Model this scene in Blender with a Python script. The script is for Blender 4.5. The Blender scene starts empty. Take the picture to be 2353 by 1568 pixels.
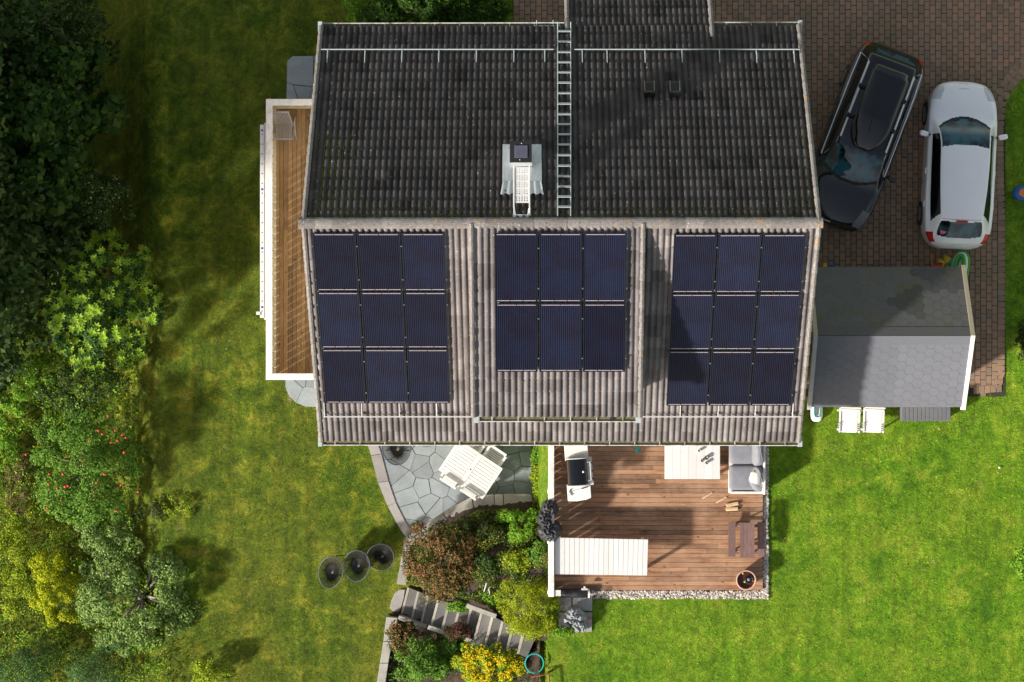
import bpy, math, random
import numpy as np
from mathutils import Vector, Matrix
random.seed(7); RNG = np.random.default_rng(7)
S = bpy.context.scene
# ---------------------------------------------------------------- camera, world, sun, exposure
F = 4575.0; W0, H0 = 2353.0, 1568.4; CH = 52.2; TH = 0.01497
cd = bpy.data.cameras.new("camera"); cam = bpy.data.objects.new("camera", cd); S.collection.objects.link(cam)
cd.sensor_width = 36; cd.lens = 36 * F / W0; cd.clip_start = 1; cd.clip_end = 2000
cam.location = (0, 0, CH); cam.rotation_euler = (0, TH, 0); S.camera = cam
SUN_EL, SUN_AZ = math.radians(27), math.radians(31)
sv = Vector((-math.cos(SUN_EL) * math.cos(SUN_AZ), -math.cos(SUN_EL) * math.sin(SUN_AZ), math.sin(SUN_EL)))
world = bpy.data.worlds.new("World"); S.world = world; world.use_nodes = True
wn = world.node_tree; wn.nodes.clear()
sky = wn.nodes.new("ShaderNodeTexSky"); sky.sky_type = 'NISHITA'; sky.sun_disc = False
sky.sun_elevation = SUN_EL; sky.sun_rotation = math.atan2(sv.x, sv.y); sky.dust_density = 1.0
bg = wn.nodes.new("ShaderNodeBackground"); bg.inputs[1].default_value = 0.108
wo = wn.nodes.new("ShaderNodeOutputWorld"); wt = wn.nodes.new("ShaderNodeMix"); wt.data_type = 'RGBA'; wt.blend_type = 'MULTIPLY'; wt.inputs[0].default_value = 1; wt.inputs[7].default_value = (1.42, 1.09, .79, 1)   # thin bright cloud veil: the sky light is whiter than a clear blue sky
wn.links.new(sky.outputs[0], wt.inputs[6]); wn.links.new(wt.outputs[2], bg.inputs[0]); wn.links.new(bg.outputs[0], wo.inputs[0])
sl = bpy.data.lights.new("sun", 'SUN'); sl.energy = 3.85; sl.angle = math.radians(3.5); sl.color = (1, .95, .86)
so = bpy.data.objects.new("sun", sl); S.collection.objects.link(so); so.rotation_euler = sv.to_track_quat('Z', 'Y').to_euler()
S.view_settings.view_transform = 'Standard'; S.view_settings.look = 'None'; S.view_settings.exposure = 0.95; S.view_settings.gamma = 1
try:
    S.cycles.max_bounces = 6; S.cycles.use_denoising = True
except Exception: pass
R_ = Matrix.Rotation(TH, 3, 'Y'); O_ = Vector((0, 0, CH))
def ray(px, py): return R_ @ Vector(((px - W0 / 2) / F, (H0 / 2 - py) / F, -1))
def at(px, py, z=0.0):
    d = ray(px, py); return O_ + d * ((z - CH) / d.z)
def onp(px, py, A, C, off=0.0):                       # meets the plane z = A*y + C + off
    d = ray(px, py); t = (A * 0 + C + off - CH) / (d.z - A * d.y); return O_ + d * t
def o2(x, y): return x / 1.63196, y / 1.63196          # photo pixels -> layout pixels
# ---------------------------------------------------------------- materials
class NT:
    def __init__(s, name):
        s.m = bpy.data.materials.new(name); s.m.use_nodes = True; s.t = s.m.node_tree; s.b = s.t.nodes["Principled BSDF"]
        s.co = s.t.nodes.new("ShaderNodeTexCoord")
    def n(s, k, **kw):
        x = s.t.nodes.new(k)
        for a, v in kw.items(): setattr(x, a, v)
        return x
    def l(s, a, b): s.t.links.new(a, b)
    def noise(s, sc, det=4, rough=.6, vec=None, sy=None, dist=0):
        x = s.n("ShaderNodeTexNoise"); x.inputs["Scale"].default_value = sc; x.inputs["Detail"].default_value = det
        x.inputs["Roughness"].default_value = rough; x.inputs["Distortion"].default_value = dist
        v = vec or s.co.outputs["Object"]
        if sy:
            mp = s.n("ShaderNodeMapping"); mp.inputs["Scale"].default_value = sy; s.l(v, mp.inputs[0]); v = mp.outputs[0]
        s.l(v, x.inputs["Vector"]); return x.outputs["Fac"]
    def ramp(s, fac, stops):
        r = s.n("ShaderNodeValToRGB"); e = r.color_ramp.elements
        while len(e) < len(stops): e.new(.5)
        for i, (p, c) in enumerate(stops):
            e[i].position = p; e[i].color = (c[0], c[1], c[2], 1) if hasattr(c, '__len__') else (c, c, c, 1)
        s.l(fac, r.inputs[0]); return r.outputs[0]
    def mix(s, fac, a, b, mode='MIX'):
        x = s.n("ShaderNodeMix"); x.data_type = 'RGBA'; x.blend_type = mode
        for si, v in ((0, fac), (6, a), (7, b)):
            sock = x.inputs[si]
            if hasattr(v, 'is_output'): s.l(v, sock)
            elif hasattr(v, '__len__'): sock.default_value = (v[0], v[1], v[2], 1)
            elif si == 0: sock.default_value = v
            else: sock.default_value = (v, v, v, 1)
        return x.outputs[2]
    def math(s, op, a, b=0.0, c=None):
        x = s.n("ShaderNodeMath", operation=op)
        for i, v in enumerate((a, b, c)):
            if v is None: continue
            if hasattr(v, 'is_output'): s.l(v, x.inputs[i])
            else: x.inputs[i].default_value = v
        return x.outputs[0]
    def tint(s):
        a = s.n("ShaderNodeAttribute"); a.attribute_name = "tint"; return a.outputs["Fac"]
    def col(s, c):
        if hasattr(c, 'is_output'): s.l(c, s.b.inputs["Base Color"])
        else: s.b.inputs["Base Color"].default_value = (*c, 1)
    def set(s, **kw):
        for k, v in kw.items():
            i = s.b.inputs[k.replace('_', ' ')]
            if hasattr(v, 'is_output'): s.l(v, i)
            else: i.default_value = v
    def bump(s, h, st=.3, d=.01):
        b = s.n("ShaderNodeBump"); b.inputs["Strength"].default_value = st; b.inputs["Distance"].default_value = d
        s.l(h, b.inputs["Height"]); s.l(b.outputs[0], s.b.inputs["Normal"])
def simple(name, c, rough=.6, var=.25, sc=8, tint=0.0, bump=0, spec=.5, metal=0, dirt=None, dsc=3, stretch=None, coat=0):
    t = NT(name); n = t.noise(sc, 5, .65, sy=stretch)
    a = [x * (1 - var) for x in c]; b = [min(1, x * (1 + var)) for x in c]
    cc = t.ramp(n, [(.3, a), (.7, b)])
    if dirt: cc = t.mix(t.ramp(t.noise(dsc, 6, .7), [(.5, 0), (.68, 1)]), cc, dirt)
    if tint:
        tv = t.math('MULTIPLY_ADD', t.tint(), 2 * tint, 1 - tint); cc = t.mix(1.0, cc, tv, 'MULTIPLY')
    t.col(cc); t.set(Roughness=rough, Metallic=metal); t.b.inputs["Specular IOR Level"].default_value = spec
    if coat: t.b.inputs["Coat Weight"].default_value = coat; t.b.inputs["Coat Roughness"].default_value = .04
    if bump: t.bump(n, bump, .01)
    return t.m
def tiles_mat(name="roof_tile", k=1.0):
    t = NT(name); n = t.noise(1.2, 5, .6); tv = t.tint()
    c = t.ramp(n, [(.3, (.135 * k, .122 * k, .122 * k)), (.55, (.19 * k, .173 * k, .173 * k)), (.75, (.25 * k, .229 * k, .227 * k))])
    c = t.mix(1.0, c, t.math('MULTIPLY_ADD', tv, .55, .66), 'MULTIPLY')
    c = t.mix(1.0, c, t.math('MULTIPLY_ADD', t.noise(1, 4, .7, sy=(5, .35, 1)), .9, .55), 'MULTIPLY')
    f = t.noise(26, 6, .75); c = t.mix(1.0, c, t.math('MULTIPLY_ADD', f, .9, .55), 'MULTIPLY')
    sp = t.n("ShaderNodeTexVoronoi"); sp.inputs["Scale"].default_value = 7; t.l(t.co.outputs["Object"], sp.inputs["Vector"])
    lich = t.ramp(t.math('ADD', sp.outputs["Distance"], t.math('MULTIPLY', t.noise(3, 3), .16)), [(.135, 1), (.155, 0)])
    c = t.mix(lich, c, (.5, .49, .45))
    t.col(c); t.set(Roughness=.88); t.b.inputs["Specular IOR Level"].default_value = .15; t.bump(f, .5, .006); return t.m
def ridge_mat():
    t = NT("ridge_tile"); n = t.noise(14, 6, .75)
    c = t.ramp(n, [(.3, (.12, .11, .105)), (.7, (.27, .25, .235))]); c = t.mix(1.0, c, t.math('MULTIPLY_ADD', t.tint(), .4, .8), 'MULTIPLY')
    o = t.ramp(t.noise(5, 6, .7), [(.60, 0), (.66, 1)]); c = t.mix(t.math('MULTIPLY', o, t.ramp(t.noise(.35, 1), [(.42, 0), (.55, 1)])), c, (.42, .22, .04))
    w = t.ramp(t.noise(22, 2, .5), [(.7, 0), (.74, 1)]); c = t.mix(w, c, (.62, .6, .55))
    t.col(c); t.set(Roughness=.9); t.bump(n, .4, .01); return t.m
def lawn_mat(name, tip=False):
    t = NT(name); P = t.n("ShaderNodeNewGeometry").outputs["Position"]
    big = t.noise(.35, 3, .6, P); mid = t.noise(1.6, 5, .7, P, dist=.6); fine = t.noise(30, 4, .8, P)
    sx = t.n("ShaderNodeSeparateXYZ"); t.l(P, sx.inputs[0])
    side = t.ramp(t.math('MULTIPLY_ADD', sx.outputs[0], .1, .5), [(.1, 0), (.75, 1)])       # the lawn west of the house is mossier, the east one lusher
    gl = t.ramp(mid, [(.3, (.024, .062, .003)), (.5, (.08, .13, .006)), (.68, (.24, .24, .02))])
    gr = t.ramp(mid, [(.3, (.038, .125, .003)), (.5, (.098, .215, .006)), (.7, (.24, .30, .024))])
    c = t.mix(side, gl, gr)
    c = t.mix(t.ramp(big, [(.35, 0), (.7, .55)]), c, t.mix(side, (.125, .14, .014), (.17, .25, .014)))
    dry = t.math('MULTIPLY', t.ramp(t.noise(2.3, 4, .6, P, dist=.3), [(.62, 0), (.74, 1)]), t.ramp(t.noise(.5, 2, .5, P), [(.45, 0), (.6, .75)]))
    c = t.mix(dry, c, (.26, .19, .075))
    cl = t.noise(7, 3, .75, P, dist=1); c = t.mix(1.0, c, t.math('MULTIPLY_ADD', cl, 1.9, .05), 'MULTIPLY')
    st = t.noise(3.5, 2, .6, P, sy=(1, .07, 1)); c = t.mix(1.0, c, t.math('MULTIPLY_ADD', st, .9, .55), 'MULTIPLY')
    c = t.mix(1.0, c, t.math('MULTIPLY_ADD', fine, 1.5, .3), 'MULTIPLY')
    if tip: c = t.mix(1.0, c, t.math('MULTIPLY_ADD', t.tint(), 1.3, .75), 'MULTIPLY')
    t.col(c); t.set(Roughness=.8); t.b.inputs["Specular IOR Level"].default_value = .2
    if not tip: t.bump(fine, .9, .05)
    return t.m
def paver_mat():
    t = NT("paving_brick"); tv = t.tint(); n = t.noise(45, 4, .8)
    c = t.ramp(tv, [(0, (.19, .135, .095)), (.35, (.235, .158, .105)), (.65, (.27, .175, .112)), (.85, (.30, .18, .115)), (1, (.225, .165, .122))])
    c = t.mix(1.0, c, t.math('MULTIPLY_ADD', n, 1.0, .5), 'MULTIPLY')
    mo = t.ramp(t.noise(.8, 5, .65), [(.52, 0), (.72, .45)]); c = t.mix(mo, c, (.13, .12, .05))
    t.col(c); t.set(Roughness=.9); t.bump(n, .5, .005); return t.m
def wood_mat(name, c1, c2, c3, horiz=True, tintk=.42, rough=.65):
    t = NT(name); s_ = (1, 14, 1) if horiz else (14, 1, 1)
    g = t.noise(2.2, 7, .75, sy=s_, dist=.7); c = t.ramp(g, [(.25, c1), (.5, c2), (.78, c3)])
    c = t.mix(1.0, c, t.math('MULTIPLY_ADD', t.tint(), tintk * 2, 1 - tintk), 'MULTIPLY')
    k = t.n("ShaderNodeTexVoronoi"); k.inputs["Scale"].default_value = 3.0; k.inputs["Randomness"].default_value = 1
    mp = t.n("ShaderNodeMapping"); mp.inputs["Scale"].default_value = (1, 1.6, 1) if horiz else (1.6, 1, 1)
    t.l(t.co.outputs["Object"], mp.inputs[0]); t.l(mp.outputs[0], k.inputs["Vector"])
    c = t.mix(t.ramp(k.outputs["Distance"], [(.07, .9), (.14, 0)]), c, [x * .35 for x in c1])
    w = t.ramp(t.noise(.9, 5, .7), [(.42, 0), (.7, .5)]); c = t.mix(w, c, [x * 1.25 + .02 for x in c3])
    t.col(c); t.set(Roughness=rough); t.bump(g, .3, .004); return t.m
def stone_mat(name, c, warm=None, tk=.16):
    t = NT(name); n = t.noise(1.7, 7, .65, dist=.4); f = t.noise(35, 4, .8)
    cc = t.ramp(n, [(.3, [x * .78 for x in c]), (.7, [x * 1.15 for x in c])]); cc = t.mix(1.0, cc, t.math('MULTIPLY_ADD', f, .6, .7), 'MULTIPLY')
    cc = t.mix(1.0, cc, t.math('MULTIPLY_ADD', t.tint(), 2 * tk, 1 - tk), 'MULTIPLY')
    if warm: cc = t.mix(t.ramp(t.noise(3, 6, .7), [(.5, 0), (.7, .75)]), cc, warm)
    t.col(cc); t.set(Roughness=.8); t.bump(f, .3, .004); return t.m
def leaf_mat(name, c1, c2, c3=None, rough=.5, tr=.18):
    t = NT(name); tv = t.tint(); st = [(0, c1), (.6, c2), (1, c3 or c2)]
    c = t.ramp(tv, st); c = t.mix(1.0, c, t.math('MULTIPLY_ADD', t.noise(1.3, 2), .7, .65), 'MULTIPLY')
    t.col(c); t.set(Roughness=.62); t.b.inputs["Specular IOR Level"].default_value = .12
    td = t.n("ShaderNodeBsdfTranslucent"); t.l(c, td.inputs[0]); ms = t.n("ShaderNodeMixShader"); ms.inputs[0].default_value = tr
    out = [x for x in t.t.nodes if x.type == 'OUTPUT_MATERIAL'][0]
    t.l(t.b.outputs[0], ms.inputs[1]); t.l(td.outputs[0], ms.inputs[2]); t.l(ms.outputs[0], out.inputs[0]); return t.m
def cell_mat():
    t = NT("solar_cell"); sx = t.n("ShaderNodeSeparateXYZ"); t.l(t.co.outputs["Object"], sx.inputs[0]); X, Y = sx.outputs[0], sx.outputs[1]
    ln = t.math('LESS_THAN', t.math('FRACT', t.math('MULTIPLY', X, 22.5)), .24)
    c = t.ramp(t.noise(1.4, 3), [(.35, (.0015, .006, .016)), (.65, (.002, .011, .032))])
    cell = t.math('LESS_THAN', t.math('FRACT', t.math('MULTIPLY', Y, 6.2)), .035); c = t.mix(t.math('MULTIPLY', cell, .7), c, (.003, .004, .012))
    oi = t.n("ShaderNodeObjectInfo").outputs["Random"]; c = t.mix(1.0, c, t.math('MULTIPLY_ADD', oi, .8, .6), 'MULTIPLY')
    c = t.mix(t.math('MULTIPLY', ln, t.math('MULTIPLY_ADD', oi, .4, .6)), c, (.055, .030, .036))
    t.col(c); t.set(Roughness=.15); t.b.inputs["Specular IOR Level"].default_value = .12; return t.m
def glass_mat(name, c=(.006, .016, .02), c2=(.02, .06, .07), sc=1.3):
    t = NT(name); t.col(t.ramp(t.noise(sc, 2, .5), [(.44, c), (.58, c2)])); t.set(Roughness=.04); t.b.inputs["Specular IOR Level"].default_value = .7; return t.m  # blotches in the colour stand for clouds reflected in the glass
def paint_mat(name, c, rough=.25, metal=0.0, coat=.8):
    t = NT(name); t.col(t.ramp(t.noise(2, 3), [(.3, [x * .96 for x in c]), (.7, c)])); t.set(Roughness=rough, Metallic=metal)
    t.b.inputs["Coat Weight"].default_value = coat; t.b.inputs["Coat Roughness"].default_value = .03; return t.m
M = dict(
 tile=tiles_mat(), tiler=tiles_mat('shaded_roof_tile', .36), ridge=ridge_mat(), lawn=lawn_mat("lawn"), grass=lawn_mat("grass_blade", True), paver=paver_mat(),  # rear slope: same tile, its colour darkened to paint in the shade
 deck=wood_mat("deck_board", (.095, .043, .02), (.24, .122, .064), (.43, .262, .16)),
 balc=wood_mat("balcony_board", (.15, .08, .03), (.26, .15, .06), (.38, .24, .11), horiz=False, tintk=.35),
 white=simple("white_paint", (.74, .72, .69), .5, .06, 4, dirt=(.55, .52, .47), dsc=5),
 whitew=simple("white_board", (.66, .66, .655), .55, .05, 6, tint=.06, dirt=(.64, .63, .6), dsc=6),
 cream=simple("cream_board", (.58, .53, .38), .6, .1, 5, tint=.1),
 plastic=simple("white_plastic", (.72, .71, .69), .4, .03, 5),
 navy=simple("dark_blue_tube", (.06, .065, .095), .5, .2, 6), dark=simple("dark_metal", (.012, .012, .013), .4, .3, 6), black=simple("black_rubber", (.012, .012, .012), .75, .3, 9),
 galv=simple("galvanised_steel", (.42, .48, .49), .45, .1, 12, metal=.1), gutter=simple("gutter_metal", (.55, .55, .53), .5, .1, 8, dirt=(.14, .13, .07), dsc=7),
 lead=simple("flashing_metal", (.5, .54, .57), .45, .18, 5, metal=.25, stretch=(5, 1, 1)), wall=simple("white_cladding", (.6, .58, .54), .7, .06, 4),
 sog=simple("gutter_silt", (.13, .12, .06), .9, .5, 14), moss=simple("moss", (.07, .085, .008), .95, .6, 16),
 flag=stone_mat("flagstone", (.26, .295, .31)), cop=stone_mat("coping_stone", (.36, .345, .31), (.22, .205, .17)), slab=stone_mat("concrete_slab", (.33, .31, .30)),
 step=stone_mat("step_slab", (.13, .127, .12), (.11, .105, .09), .25), nose=stone_mat("step_kerb", (.42, .39, .34), (.24, .22, .17)),
 joint=simple("joint_sand", (.035, .028, .02), .95, .5, 20, dirt=(.04, .06, .01), dsc=1.5), soil=simple("soil", (.045, .03, .02), .95, .6, 9, bump=1),
 felt=simple("roof_felt", (.135, .142, .165), .9, .2, 60, tint=.2, spec=.2), feltj=simple("roof_felt_joint", (.105, .11, .128), .95, .2, 40),
 feltr=simple("weathered_roof_felt", (.12, .12, .115), .9, .25, 50, tint=.3, spec=.2, dirt=(.12, .115, .06), dsc=1.2),
 pine=simple("pine_board", (.42, .36, .25), .6, .1, 7, stretch=(1, 6, 1)), pineg=simple("grey_board", (.34, .345, .35), .6, .1, 7),
 cell=cell_mat(), frame=simple("panel_frame", (.008, .009, .012), .35, .2, 5), strip=simple("cell_ribbon", (.42, .37, .42), .4, .15, 20),
 chrome=simple("chrome", (.85, .85, .87), .2, .03, 5, metal=.25), silver=paint_mat("silver_paint", (.80, .81, .84), .3, .0), blackp=paint_mat("black_paint", (.007, .008, .012), .12, 0, .35),
 glass=glass_mat("car_glass", (.002, .008, .011), (.02, .085, .11), 2.6), sglass=glass_mat("side_glass", (.003, .003, .004), (.008, .01, .012)), red=simple("red_lamp", (.45, .008, .008), .15, .1, 5), lamp=simple("clear_lamp", (.5, .52, .55), .1, .1, 5),
 tyre=simple("tyre", (.015, .015, .015), .8, .2, 9), rim=simple("alloy_rim", (.5, .5, .52), .3, .1, 5, metal=.8), boxm=paint_mat("black_gloss", (.005, .006, .008), .1, 0, .35),
 cush=simple("grey_cushion", (.19, .2, .23), .9, .12, 5, bump=.4), cushw=simple("cream_cushion", (.66, .63, .57), .9, .06, 6), tarp=simple("black_tarp", (.028, .03, .036), .5, .3, 6, bump=.6),
 gtarp=simple("grey_fabric", (.23, .25, .27), .7, .25, 6, bump=.5), brown=simple("brown_slat", (.17, .10, .09), .7, .25, 8, tint=.2, stretch=(8, 1, 1)),
 terra=simple("terracotta", (.5, .3, .22), .8, .12, 8), water=simple("brown_water", (.07, .02, .01), .15, .2, 6), fire=simple("split_wood", (.6, .42, .25), .8, .2, 8, stretch=(1, 8, 1)), bark=simple("bark", (.16, .125, .095), .9, .35, 14, bump=.6),
 pebble=simple("pebble", (.42, .38, .34), .7, .12, 12, tint=.55), yellow=simple("yellow_plastic", (.62, .42, .01), .4, .1, 5), redp=simple("red_plastic", (.55, .03, .01), .35, .1, 5), green=simple("green_vinyl", (.03, .34, .02), .3, .1, 5),
 blue=simple("blue_plastic", (.01, .09, .32), .4, .15, 5), orange=simple("orange_plastic", (.6, .2, .06), .5, .15, 5), teal=simple("turquoise_plastic", (.02, .36, .34), .35, .1, 5), apple=simple("apple_skin", (.62, .045, .02), .4, .3, 9), applg=simple("green_apple", (.4, .38, .03), .4, .2, 9),
 greyp=simple("grey_plastic", (.13, .135, .15), .6, .12, 6), rust=simple("rusty_steel", (.3, .09, .03), .8, .3, 15), pink=simple("pink_sticker", (.65, .12, .2), .5, .4, 25), mossyrail=simple("painted_steel", (.56, .56, .55), .45, .08, 9),
 brick=simple("pink_brick", (.42, .25, .2), .9, .15, 15), glassw=simple("drinking_glass", (.75, .78, .8), .1, .05, 5))
# ---------------------------------------------------------------- mesh builder
def unit(v): return Vector(v).normalized()
class MB:
    def __init__(s): s.v = []; s.f = []; s.m = []; s.t = []
    def add(s, vs, fs, m=0, t=.5):
        b = len(s.v); s.v += [tuple(v) for v in vs]; s.f += [tuple(i + b for i in f) for f in fs]; s.m += [m] * len(fs); s.t += [t] * len(fs); return s
    def box(s, c, d, rz=0.0, m=0, t=.5, M3=None):
        x, y, z = (k / 2 for k in d); Q = M3 or Matrix.Rotation(rz, 3, 'Z'); c = Vector(c)
        vs = [c + Q @ Vector((a * x, b * y, e * z)) for e in (-1, 1) for b in (-1, 1) for a in (-1, 1)]
        return s.add(vs, [(0, 2, 3, 1), (4, 5, 7, 6), (0, 1, 5, 4), (2, 6, 7, 3), (0, 4, 6, 2), (1, 3, 7, 5)], m, t)
    def prism(s, top, dz, m=0, t=.5):                     # top: list of 3-D points (counter-clockwise), extruded down by dz
        n = len(top); top = [Vector(p) for p in top]
        ar = sum(top[i].x * top[(i + 1) % n].y - top[(i + 1) % n].x * top[i].y for i in range(n))
        if ar < 0: top = top[::-1]
        bot = [Vector((p.x, p.y, p.z - dz)) for p in top]
        return s.add(top + bot, [tuple(range(n)), tuple(range(2 * n - 1, n - 1, -1))] + [(i, i + n, (i + 1) % n + n, (i + 1) % n) for i in range(n)], m, t)
    def tube(s, pts, r, n=6, m=0, t=.5, closed=False):
        pts = [Vector(p) for p in pts]; k = len(pts); rs = r if hasattr(r, '__len__') else [r] * k; vs = []; fs = []
        for i, p in enumerate(pts):
            d = (pts[(i + 1) % k] - pts[i - 1]) if closed else (pts[min(i + 1, k - 1)] - pts[max(i - 1, 0)])
            d = d.normalized() if d.length > 1e-9 else Vector((0, 0, 1)); a = d.cross(Vector((0, 0, 1)))
            if a.length < .05: a = d.cross(Vector((1, 0, 0)))
            a.normalize(); b = d.cross(a)
            for j in range(n):
                q = 2 * math.pi * j / n; vs.append(p + a * (rs[i] * math.cos(q)) + b * (rs[i] * math.sin(q)))
        for i in range(k if closed else k - 1):
            for j in range(n):
                i2 = (i + 1) % k; fs.append((i * n + j, i * n + (j + 1) % n, i2 * n + (j + 1) % n, i2 * n + j))
        if not closed: fs += [tuple(range(n))[::-1], tuple((k - 1) * n + j for j in range(n))]
        return s.add(vs, fs, m, t)
    def lathe(s, prof, c=(0, 0, 0), n=24, m=0, t=.5, Q=None, sx=1, sy=1):
        vs = []; fs = []; c = Vector(c); Q = Q or Matrix.Identity(3)
        for r, z in prof:
            for j in range(n):
                q = 2 * math.pi * j / n; vs.append(c + Q @ Vector((r * math.cos(q) * sx, r * math.sin(q) * sy, z)))
        for i in range(len(prof) - 1):
            for j in range(n): fs.append((i * n + j, i * n + (j + 1) % n, (i + 1) * n + (j + 1) % n, (i + 1) * n + j))
        fs += [tuple(range(n))[::-1], tuple((len(prof) - 1) * n + j for j in range(n))]
        return s.add(vs, fs, m, t)
    def ball(s, c, r, n=10, k=6, m=0, t=.5, Q=None, jit=0):
        r = r if hasattr(r, '__len__') else (r, r, r); c = Vector(c); Q = Q or Matrix.Identity(3); vs = []; fs = []
        for i in range(k + 1):
            a = math.pi * i / k
            for j in range(n):
                q = 2 * math.pi * j / n; u = 1 + random.uniform(-jit, jit)
                vs.append(c + Q @ Vector((r[0] * math.sin(a) * math.cos(q) * u, r[1] * math.sin(a) * math.sin(q) * u, -r[2] * math.cos(a) * u)))
        for i in range(k):
            for j in range(n): fs.append((i * n + j, i * n + (j + 1) % n, (i + 1) * n + (j + 1) % n, (i + 1) * n + j))
        return s.add(vs, fs, m, t)
    def soft(s, c, d, rz=0.0, p=4.0, puff=.0, n=14, m=0, wr=0.0, Q=None):      # cushion: superellipsoid box
        c = Vector(c); Q = Q or Matrix.Rotation(rz, 3, 'Z'); vs = []; fs = []; k = n
        ex = lambda v: math.copysign(abs(v) ** (2 / p), v)
        for i in range(k + 1):
            a = -math.pi / 2 + math.pi * i / k
            for j in range(2 * n):
                q = math.pi * j / n
                x = ex(math.cos(a)) * ex(math.cos(q)); y = ex(math.cos(a)) * ex(math.sin(q)); z = math.sin(a)
                w = wr * math.sin(7 * x + 5 * y + c.x * 9) if wr else 0
                vs.append(c + Q @ Vector((x * d[0] / 2, y * d[1] / 2, z * d[2] / 2 * (1 + puff * (1 - x * x) * (1 - y * y)) + w)))
        for i in range(k):
            for j in range(2 * n): fs.append((i * 2 * n + j, i * 2 * n + (j + 1) % (2 * n), (i + 1) * 2 * n + (j + 1) % (2 * n), (i + 1) * 2 * n + j))
        return s.add(vs, fs, m)
    def build(s, name, mats, parent=None, smooth=False, bevel=0.0):
        me = bpy.data.meshes.new(name); me.from_pydata(s.v, [], s.f)
        for x in (mats if isinstance(mats, (list, tuple)) else [mats]): me.materials.append(x)
        me.polygons.foreach_set("material_index", s.m)
        a = me.attributes.new("tint", 'FLOAT', 'FACE'); a.data.foreach_set("value", s.t)
        if smooth: me.polygons.foreach_set("use_smooth", [True] * len(s.f))
        me.validate(); me.update(); o = bpy.data.objects.new(name, me); S.collection.objects.link(o)
        if parent is not None:
            o.parent = parent; o.matrix_parent_inverse = Matrix.Translation(-parent.location) if PINV.get(parent.name, True) else Matrix.Identity(4)
        if bevel:
            b = o.modifiers.new("bevel", 'BEVEL'); b.width = bevel; b.segments = 2; b.limit_method = 'ANGLE'
        return o
PINV = {}
def tag(o, label=None, cat=None, group=None, kind=None):
    if label: o["label"] = label
    if cat: o["category"] = cat
    if group: o["group"] = group
    if kind: o["kind"] = kind
    return o
def thing(name, label, cat, loc=(0, 0, 0), group=None):        # parts given in world coordinates
    o = bpy.data.objects.new(name, None); S.collection.objects.link(o); o.location = loc; o.empty_display_size = .2
    return tag(o, label, cat, group)
def lthing(name, label, cat, loc, rz=0.0, group=None):         # parts given in the thing's own coordinates
    o = thing(name, label, cat, loc, group); o.rotation_euler = (0, 0, rz); PINV[o.name] = False; return o
def tree_copy(root, loc, rz, label):
    r = root.copy(); S.collection.objects.link(r); r.location = loc; r.rotation_euler = (0, 0, rz); r["label"] = label
    for ch in list(root.children):
        c = ch.copy(); S.collection.objects.link(c); c.parent = r
        for g in ch.children: e = g.copy(); S.collection.objects.link(e); e.parent = c
    return r
def inpoly(x, y, poly):
    r = np.zeros(np.shape(x), bool); n = len(poly)
    for i in range(n):
        x1, y1 = poly[i]; x2, y2 = poly[(i + 1) % n]
        if y1 == y2: continue
        r ^= ((y1 > y) != (y2 > y)) & (x < (x2 - x1) * (y - y1) / (y2 - y1) + x1)
    return r
def raw(name, V, Fc, mat, tint=None, parent=None, k=4):
    me = bpy.data.meshes.new(name); nv, nf = len(V), len(Fc)
    me.vertices.add(nv); me.vertices.foreach_set("co", np.asarray(V, np.float32).ravel())
    me.loops.add(nf * k); me.loops.foreach_set("vertex_index", np.asarray(Fc, np.int32).ravel())
    me.polygons.add(nf); me.polygons.foreach_set("loop_start", np.arange(nf, dtype=np.int32) * k); me.polygons.foreach_set("loop_total", np.full(nf, k, np.int32))
    me.update(calc_edges=True); me.materials.append(mat)
    if tint is not None: a = me.attributes.new("tint", 'FLOAT', 'FACE'); a.data.foreach_set("value", np.asarray(tint, np.float32))
    o = bpy.data.objects.new(name, me); S.collection.objects.link(o)
    if parent is not None: o.parent = parent; o.matrix_parent_inverse = Matrix.Translation(-parent.location)
    return o
# ---------------------------------------------------------------- ground
ZL = -1.9
def poly_at(pts, z): return [tuple(at(x, y, z)[:2]) for x, y in pts]
def sstep(t): t = np.clip(t, 0, 1); return t * t * (3 - 2 * t)
def ground_z(x, y):
    px = 1245 + x * 87.6; py = 784 - y * 87.6
    a = np.where(py < 1005, 850., 1224.); b = np.where(py < 1005, 1180., 1256.)
    w = sstep((py - 985) / 30.); a = 850 * (1 - w) + 1224 * w; b = 1180 * (1 - w) + 1256 * w
    return ZL * (1 - sstep((px - a) / (b - a))) - 1.7 * sstep((350 - px) / 190.)
xs = np.concatenate([[-400, -150, -60, -30], np.arange(-16, 14.01, .16), [20, 30, 60, 150, 400]]); ys = np.concatenate([[-400, -150, -60, -30, -18], np.arange(-11, 11.01, .2), [14, 20, 30, 60, 150, 400]])
X, Y = np.meshgrid(xs, ys); Z = ground_z(X, Y); nx, ny = len(xs), len(ys)
I = np.arange(nx * ny).reshape(ny, nx); Fq = np.stack([I[:-1, :-1], I[:-1, 1:], I[1:, 1:], I[1:, :-1]], -1).reshape(-1, 4)
tag(raw("ground", np.stack([X, Y, Z], -1).reshape(-1, 3), Fq, M['lawn']), kind="structure")
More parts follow.
